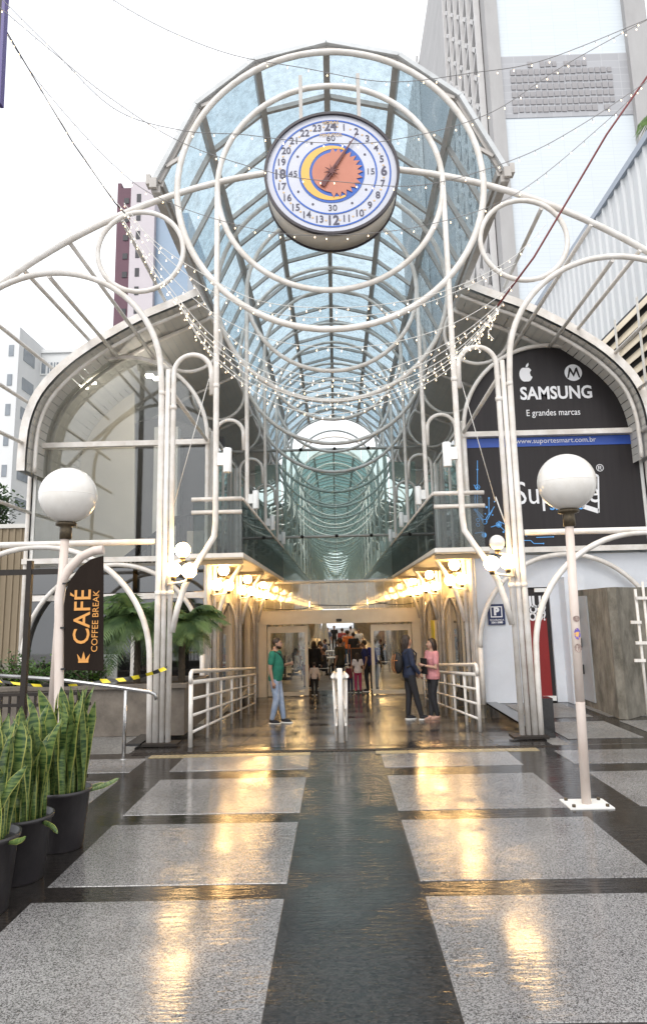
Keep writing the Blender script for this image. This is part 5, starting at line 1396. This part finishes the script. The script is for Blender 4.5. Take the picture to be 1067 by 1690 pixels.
S_ = [
 ([(-20, -25), (90, 85), (190, 180), (300, 215), (400, 222), (520, 235), (640, 232), (800, 190), (930, 108), (1090, 20)], 8.6, 9.2, 'highest fairy light string crossing in front of the clock to the upper right'),
 ([(-20, -5), (90, 88), (180, 160), (300, 235), (450, 285), (560, 300), (700, 305), (850, 262), (960, 205), (1090, 118)], 8.7, 9.3, 'fairy light string crossing the lower half of the clock'),
 ([(150, -25), (220, 20), (300, 60), (390, 92), (500, 112), (640, 135), (780, 120), (900, 98), (1090, 22)], 9.2, 9.0, 'fairy light string passing over the top of the vault'),
 ([(-10, 20), (60, 130), (180, 265), (270, 330), (420, 378), (545, 388), (700, 372), (850, 320), (1000, 200), (1065, 135)], 9.5, 10.2, 'fairy light string sagging just under the clock'),
 ([(-5, 22), (60, 135), (120, 230), (185, 325), (260, 402), (340, 455), (430, 497), (545, 508), (660, 498), (760, 470), (845, 425), (900, 370)], 9.5, 10.2, 'uppermost fairy light string of the swag below the inner ring'),
 ([(205, 335), (262, 412), (345, 478), (440, 515), (545, 524), (660, 512), (760, 478), (850, 435)], 10.0, 10.3, 'second fairy light string of the swag below the inner ring'),
 ([(205, 350), (260, 430), (335, 505), (430, 555), (520, 572), (620, 570), (720, 545), (800, 505), (860, 455)], 10.0, 10.3, 'fairy light string sagging along the bottom of the outer ring'),
 ([(205, 365), (262, 450), (340, 545), (420, 605), (500, 630), (590, 632), (680, 608), (760, 560), (830, 500)], 10.1, 10.4, 'fairy light string in the middle of the dense lower swag, first'),
 ([(205, 370), (270, 470), (345, 560), (425, 618), (505, 645), (590, 645), (680, 620), (760, 572), (826, 505)], 10.1, 10.4, 'fairy light string in the middle of the dense lower swag, second'),
 ([(250, 445), (300, 508), (350, 572), (430, 632), (510, 659), (590, 658), (680, 630), (755, 582), (824, 510)], 10.15, 10.4, 'fairy light string lying along the second ring bottom'),
 ([(290, 490), (330, 560), (390, 618), (450, 648), (520, 667), (590, 664), (670, 640), (750, 592), (822, 512)], 10.15, 10.4, 'fairy light string second from the bottom of the swag'),
 ([(300, 500), (340, 575), (400, 632), (460, 668), (530, 684), (600, 675), (680, 645), (750, 600), (820, 515)], 10.15, 10.4, 'lowest fairy light string of the dense swag'),
 ([(320, 470), (370, 545), (440, 598), (520, 622), (600, 620), (690, 590), (770, 545), (835, 490)], 10.2, 10.4, 'fairy light string just above the dense swag'),
]
for i, (l, a, c, lb) in enumerate(S_):
    strand(PP(l, a, c), lb, cord='greywire' if i < 4 else 'wire', seed=i, step=.16 if i > 6 else .26, r=.0055)
MB().tube(PP([(1070, 122), (1000, 222), (960, 290), (880, 425), (820, 505)], 9.6, 10.4), .016, 6).build('red_cable', M['redcord'], label='dark red slanting cable that gathers the light strings on the right', category='cable')
MB().tube(PP([(-5, 25), (60, 135), (120, 235), (190, 335), (206, 352)], 9.4, 10.0), .010, 5).build('black_cable', M['darkmetal'], label='thin dark cable slanting from the upper left corner to the small ring', category='cable')
# loose hanging ends near the right small ring
for k, (px, py, l) in enumerate(((808, 520, 40), (787, 548, 32))):
    strand(PP([(px, py), (px + 4, py + l * .4), (px - 3, py + l * .7), (px + 6, py + l)], 10.4), ['loose dangling end of lights right of the swag', 'shorter loose dangling end of lights near the right column'][k], seed=50 + k, step=.06, r=.008)

# ------------------------------------------------------------------ buildings behind
M['clad'] = None
def brickmat(name, c1, c2, mort, bw, bh, ms=.01, off=0.0, axis='XZ', rough=.5, rowscale=1.0):
    m = bpy.data.materials.new(name); m.use_nodes = True; n, l = m.node_tree.nodes, m.node_tree.links; b = n['Principled BSDF']; b.inputs['Roughness'].default_value = rough
    tc = n.new('ShaderNodeTexCoord'); sp_ = n.new('ShaderNodeSeparateXYZ'); cb = n.new('ShaderNodeCombineXYZ'); l.new(tc.outputs['Object'], sp_.inputs[0])
    l.new(sp_.outputs[0 if axis[0] == 'X' else 1], cb.inputs[0]); l.new(sp_.outputs[2], cb.inputs[1])
    br = n.new('ShaderNodeTexBrick'); br.offset = off; br.inputs['Color1'].default_value = (*c1, 1); br.inputs['Color2'].default_value = (*c2, 1); br.inputs['Mortar'].default_value = (*mort, 1)
    br.inputs['Scale'].default_value = 1; br.inputs['Brick Width'].default_value = bw; br.inputs['Row Height'].default_value = bh; br.inputs['Mortar Size'].default_value = ms
    l.new(cb.outputs[0], br.inputs['Vector']); l.new(br.outputs[0], b.inputs['Base Color']); return m
M['clad'] = brickmat('white_cladding', (.56, .60, .63), (.54, .58, .61), (.47, .51, .55), 1.75, .29, .012)
M['mosaic'] = brickmat('grey_mosaic', (.36, .36, .375), (.32, .32, .335), (.42, .42, .43), 1.3, .6, .02)
M['mosaicY'] = brickmat('grey_mosaic_side', (.36, .345, .34), (.30, .29, .285), (.42, .41, .40), 2.2, .6, .03, axis='YZ')
M['block'] = mat('dark_block', (.24, .225, .23), .5, noise=(.31, .30, .305), scale=.7)
M['pier'] = mat('pier_stone', (.40, .39, .385), .7, noise=(.31, .30, .295), scale=.5, stretch=(1, 1, .4))
M['latt'] = mat('lattice_concrete', (.62, .61, .60), .7, noise=(.52, .50, .49), scale=.8)
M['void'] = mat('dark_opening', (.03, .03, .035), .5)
t = thing('office_tower', 'tall grey and white office tower with lattice side rising behind on the right', 'building', (0, 0, 0))
D = 46.0
xl0 = P(812, 200, D).x; xr0_ = P(1045, 200, D).x; TZ = 72
zA, zB = P(900, 92, D).z, P(900, 194, D).z
MB().box(xl0 + .9, xr0_, D, D + 1, 0, zB).build('lower_cladding', M['clad'], t)
MB().box(xl0 + .9, xr0_, D - .05, D + 1, zB, zA).build('mosaic_band', M['mosaic'], t)
MB().box(xl0 + .9, xr0_, D, D + 1, zA, TZ).build('upper_cladding', M['clad'], t)
MB().box(xl0 - .05, xl0 + .9, D - .25, D + .9, 0, TZ).build('corner_pier', M['pier'], t)
MB().box(xr0_, xr0_ + 1.6, D - .5, D + 1, 0, TZ).build('corner_pier', M['pier'], t)
cw_ = (xr0_ - 1.2 - xl0 - 1.5) / 17; rh_ = (zA - zB - .8) / 7
bm_ = MB().box(-cw_ * .40, cw_ * .40, -.06, 0, -rh_ * .36, rh_ * .36).mesh('mosaic_block', M['block'])
a0 = xl0 + 1.5; a1 = xr0_ - 1.2
for r_ in range(7):
    for c_ in range(17):
        if r_ == 0 and (c_ < 3 or c_ > 12): continue
        if random.random() < (.0 if 0 < r_ < 6 else .15): continue
        x = a0 + (a1 - a0) * (c_ + .5) / 17; z = zA - .6 - (zA - zB - .8) * (r_ + .3) / 7
        o = link('mosaic_block', bm_, t, (x, D - .052, z)); o.scale = (random.uniform(.85, 1.1), 1, random.uniform(.85, 1.1))
# side face, seen at a raking angle
XS = xl0
MB().box(XS + .05, XS + .6, D + .95, D + 60, 0, TZ).build('side_wall', M['mosaicY'], t)
def lattice(y0, y1, z0, z1, nm):
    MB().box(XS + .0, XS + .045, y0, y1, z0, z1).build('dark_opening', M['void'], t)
    b = MB(); step = 2.6; cw = 2.2
    n = int((y1 - y0) / cw); cw = (y1 - y0) / n
    z = z0
    while z < z1:
        for k in range(n):
            ya = y0 + k * cw
            b.obox((XS - .12, ya, z), (XS - .12, ya + cw, z + step), .30, .22, up=(1, 0, 0)); b.obox((XS - .12, ya + cw, z), (XS - .12, ya, z + step), .30, .22, up=(1, 0, 0))
        z += step
    for k in range(n + 1): b.box(XS - .45, XS - .02, y0 + k * cw - .12, y0 + k * cw + .12, z0, z1)
    b.build('lattice_screen', M['latt'], t, kind='stuff')
def ydepth(px): # depth at which the side plane shows at px
    return XS / ((ray(px, 150).x) / ray(px, 150).y)
y_a, y_b, y_c, y_d = ydepth(797), ydepth(745), ydepth(692), ydepth(674)
print('TOWER', XS, y_a, y_b, y_c, y_d, TZ)
lattice(D + 1.5, y_b, 8, TZ, 'a'); lattice(y_c, y_d, 8, TZ, 'b')
# corrugated wall of the neighbouring building
t = thing('corrugated_building', 'neighbouring building with pale corrugated side wall and a louvred opening', 'building', (0, 0, 0))
XW = 9.2
M['corr'] = mat('corrugated_sheet', (.64, .65, .65), .45, noise=(.55, .56, .57), scale=.6, stretch=(1, 1, .2))
M['flash'] = mat('metal_flashing', (.30, .34, .40), .4)
r_ = ray(1058, 250); dd_ = XW / r_.x * r_.y; ztop = 1.9 + r_.z * XW / r_.x
r2 = ray(903, 440); dend = XW / r2.x * r2.y
print('CORR', dd_, ztop, dend)
b = MB()
y = 12.0; n = 0; prof = []
while y < dend + 8:
    prof += [(XW, y), (XW, y + .36), (XW - .07, y + .40), (XW - .07, y + .48)]; y += .52
b = MB(); N = len(prof)
zbot = 3
vs = [(x, y, zbot) for x, y in prof] + [(x, y, ztop) for x, y in prof]
b.add(vs, [(i, i + N, i + N + 1, i + 1) for i in range(N - 1)]); b.build('corrugated_wall', M['corr'], t)
MB().box(XW - .12, XW + .4, 12, dend + 8, ztop, ztop + .22).build('flashing', M['flash'], t)
MB().box(XW + .3, XW + 9, 12, dend + 8, 0, ztop - .02).build('core_wall', M['white'], t)
# louvres low on that wall
lz1 = 1.9 + ray(1067, 494).z * XW / ray(1067, 494).x; ld0 = XW / ray(1067, 494).x * ray(1067, 494).y; ld1 = XW / ray(1000, 560).x * ray(1000, 560).y
lz1b = 1.9 + ray(1000, 560).z * XW / ray(1000, 560).x
print('LOUV', lz1, lz1b, ld0, ld1)
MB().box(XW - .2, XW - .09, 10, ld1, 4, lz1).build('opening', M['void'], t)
for k in range(14):
    z = lz1 - .28 - k * .42
    bb_ = MB(); bb_.add([(XW - .34, 10, z - .1), (XW - .34, ld1, z - .1), (XW - .21, ld1, z + .2), (XW - .21, 10, z + .2), (XW - .34, 10, z - .13), (XW - .34, ld1, z - .13), (XW - .21, ld1, z + .17), (XW - .21, 10, z + .17)], [(0, 3, 2, 1), (4, 5, 6, 7), (0, 1, 5, 4)]); bb_.build('louvre_slat', M['soffit_warm'], t)
y = ld1
while y > 10: MB().box(XW - .4, XW - .36, y - .08, y, 4, lz1).build('louvre_post', M['soffit'], t); y -= 1.6
# left towers
def tower_label(name, label): return thing(name, label, 'building', (0, 0, 0))
t = tower_label('apartment_tower', 'distant slim tower with maroon and pale pink sides behind the left small ring')
D = 85.0
M['maroon'] = mat('maroon_render', (.15, .08, .10), .8, noise=(.12, .065, .085), scale=.3); M['pink'] = mat('pink_render', (.55, .50, .52), .8, noise=(.49, .45, .47), scale=.3); M['bluegl'] = mat('blue_curtain_wall', (.30, .38, .48), .25, noise=(.22, .3, .4), scale=.2)
x0, x1, x2, x3 = P(189, 400, D).x, P(214, 400, D).x, P(254, 400, D).x, P(308, 400, D).x
zt_ = P(230, 300, D).z
MB().box(x0, x1, D + .6, D + 14, 0, P(200, 306, D).z).build('maroon_wall', M['maroon'], t)
MB().box(x1, x2, D, D + 14, 0, zt_).build('pink_wall', M['pink'], t)
MB().box(x0, x0 + .5, D + .6, D + 2, P(200, 306, D).z, P(194, 298, D).z).build('parapet', M['maroon'], t)
MB().box(x2, x3, D + 1, D + 14, 0, P(280, 345, D).z).build('blue_glass_wall', M['bluegl'], t)
for k in range(15):
    z = P(0, 333 + k * 30.5, D).z
    MB().box(P(224, 400, D).x, P(231, 400, D).x, D - .05, D + .02, z - .7, z + .5).build('window', M['void'], t)
    MB().box(P(201, 400, D).x, P(209, 400, D).x, D + .5, D + .62, z - .5, z + .3).build('window', M['void'], t)
t = tower_label('apartment_block', 'white apartment block with rows of small windows at the far left')
D = 62.0; M['aptwhite'] = mat('apartment_render', (.72, .72, .71), .8, noise=(.62, .63, .63), scale=.25, stretch=(1, 1, .3))
M['winfr'] = mat('apartment_window', (.16, .18, .20), .25, noise=(.3, .33, .36), scale=.4)
xa, xb, xc = P(-80, 640, D).x, P(28, 640, D).x, P(56, 640, D).x
z1 = P(20, 540, D).z; z2 = P(100, 550, D).z; xe = P(200, 600, D).x
MB().box(xa, xb, D, D + 12, 0, z1).build('front_wall', M['aptwhite'], t)
MB().box(xb, xe, D + 5, D + 16, 0, z2).build('side_wing', M['aptwhite'], t)
MB().box(P(150, 600, D).x, P(186, 600, D).x, D + 6, D + 14, z2, z2 + 1.6).build('roof_room', M['aptwhite'], t)
MB().box(xb + .0, xe, D + 4.8, D + 5, z2, z2 + .35).build('parapet', M['aptwhite'], t)
for r_ in range(9):
    z = z2 - 1.6 - r_ * 2.9
    for (pa, pb) in ((62, 76), (80, 87), (90, 97), (122, 136), (60, 60)):
        if pb <= pa: continue
        xq, xr_ = P(pa, 600, D + 5).x, P(pb, 600, D + 5).x
        o = MB().box(xq, xr_, D + 4.93, D + 5.0, z - .6, z + .6).build('window', M['winfr'], t)
        f = MB(); f.box(xq - .08, xr_ + .08, D + 4.85, D + 4.99, z - .72, z - .61); f.box((xq + xr_) / 2 - .04, (xq + xr_) / 2 + .04, D + 4.88, D + 4.92, z - .6, z + .6); f.build('sill', M['sconce'], o)
    # recess windows on the return wall
    o = MB().box(xb + .0, xb + .06, D + 1.0, D + 3.4, z - .6, z + .6).build('window', M['winfr'], t)
    for (pa, pb) in ((14, 22),):
        xq, xr_ = P(pa, 600, D).x, P(pb, 600, D).x
        MB().box(xq, xr_, D - .06, D + .0, z - .55, z + .55).build('window', M['winfr'], t)
# dark slab of a tall sign at the upper left corner
t = thing('corner_sign', 'dark panel with violet edge at the upper left corner', 'sign', (0, 0, 0)); D = 9.0
M['violet'] = mat('violet_edge', (.05, .03, .18), .4)
p0, p1 = P(-60, 175, D), P(2, 175, D)
pa_, pb_ = P(8, 0, D), P(0, 170, D)
MB().prism([(pb_.x - 1.2, pb_.z), (pb_.x - .04, pb_.z), (pa_.x - .04, pa_.z), (pa_.x + .0, pa_.z + 1.2), (pa_.x - 1.2, pa_.z + 1.2)], D, D + .1).build('panel', M['darkmetal'], t)
MB().prism([(pb_.x - .036, pb_.z), (pb_.x + .01, pb_.z), (pa_.x + .01, pa_.z), (pa_.x + .05, pa_.z + 1.2), (pa_.x + .004, pa_.z + 1.2), (pa_.x - .036, pa_.z)], D - .01, D + .11).build('edge', M['violet'], t)
MB().tube([(pb_.x - 1.0, D + .2, 0), (pb_.x - 1.0, D + .2, pa_.z + 1)], .08, 8).build('pole', M['darkmetal'], t)
# low beige boundary wall at the far left
t = thing('beige_wall', 'beige ribbed wall behind the far left arch', 'wall', (0, 0, 0)); D = 16.5
M['beige'] = mat('beige_render', (.30, .24, .165), .8, noise=(.2, .155, .10), scale=1.2, stretch=(1, 1, .3))
xa, xb = P(-300, 950, D).x, P(46, 950, D).x; zt2 = P(20, 872, D).z
MB().box(xa, xb, D, D + .2, .9, zt2).build('render', M['beige'], t)
x = xb - .02; k = 0
while x > xa: MB().box(x - .05, x, D - .03, D - .001, .9, zt2).build('rib', M['beige'], t); x -= .16; k += 1
MB().box(xa, xb, D - .06, D + .22, 0, .9).build('plinth', M['concrete'], t)
MB().box(xa, xb, D - .06, D + .26, zt2 + .002, zt2 + .1).build('coping', M['soffit'], t)
# ------------------------------------------------------------------ lettering becomes plain mesh
dg = bpy.context.evaluated_depsgraph_get()
for o in [o for o in list(COL.objects) if o.type == 'FONT']:
    me = bpy.data.meshes.new_from_object(o.evaluated_get(dg)); par = o.parent; mw = (o.location.copy(), o.rotation_euler.copy(), o.scale.copy()); nm = o.data.name.split('.')[0]
    n2 = bpy.data.objects.new('tmp', me); COL.objects.link(n2); n2.parent = par; n2.location, n2.rotation_euler, n2.scale = mw
    bpy.data.objects.remove(o); n2.name = nm
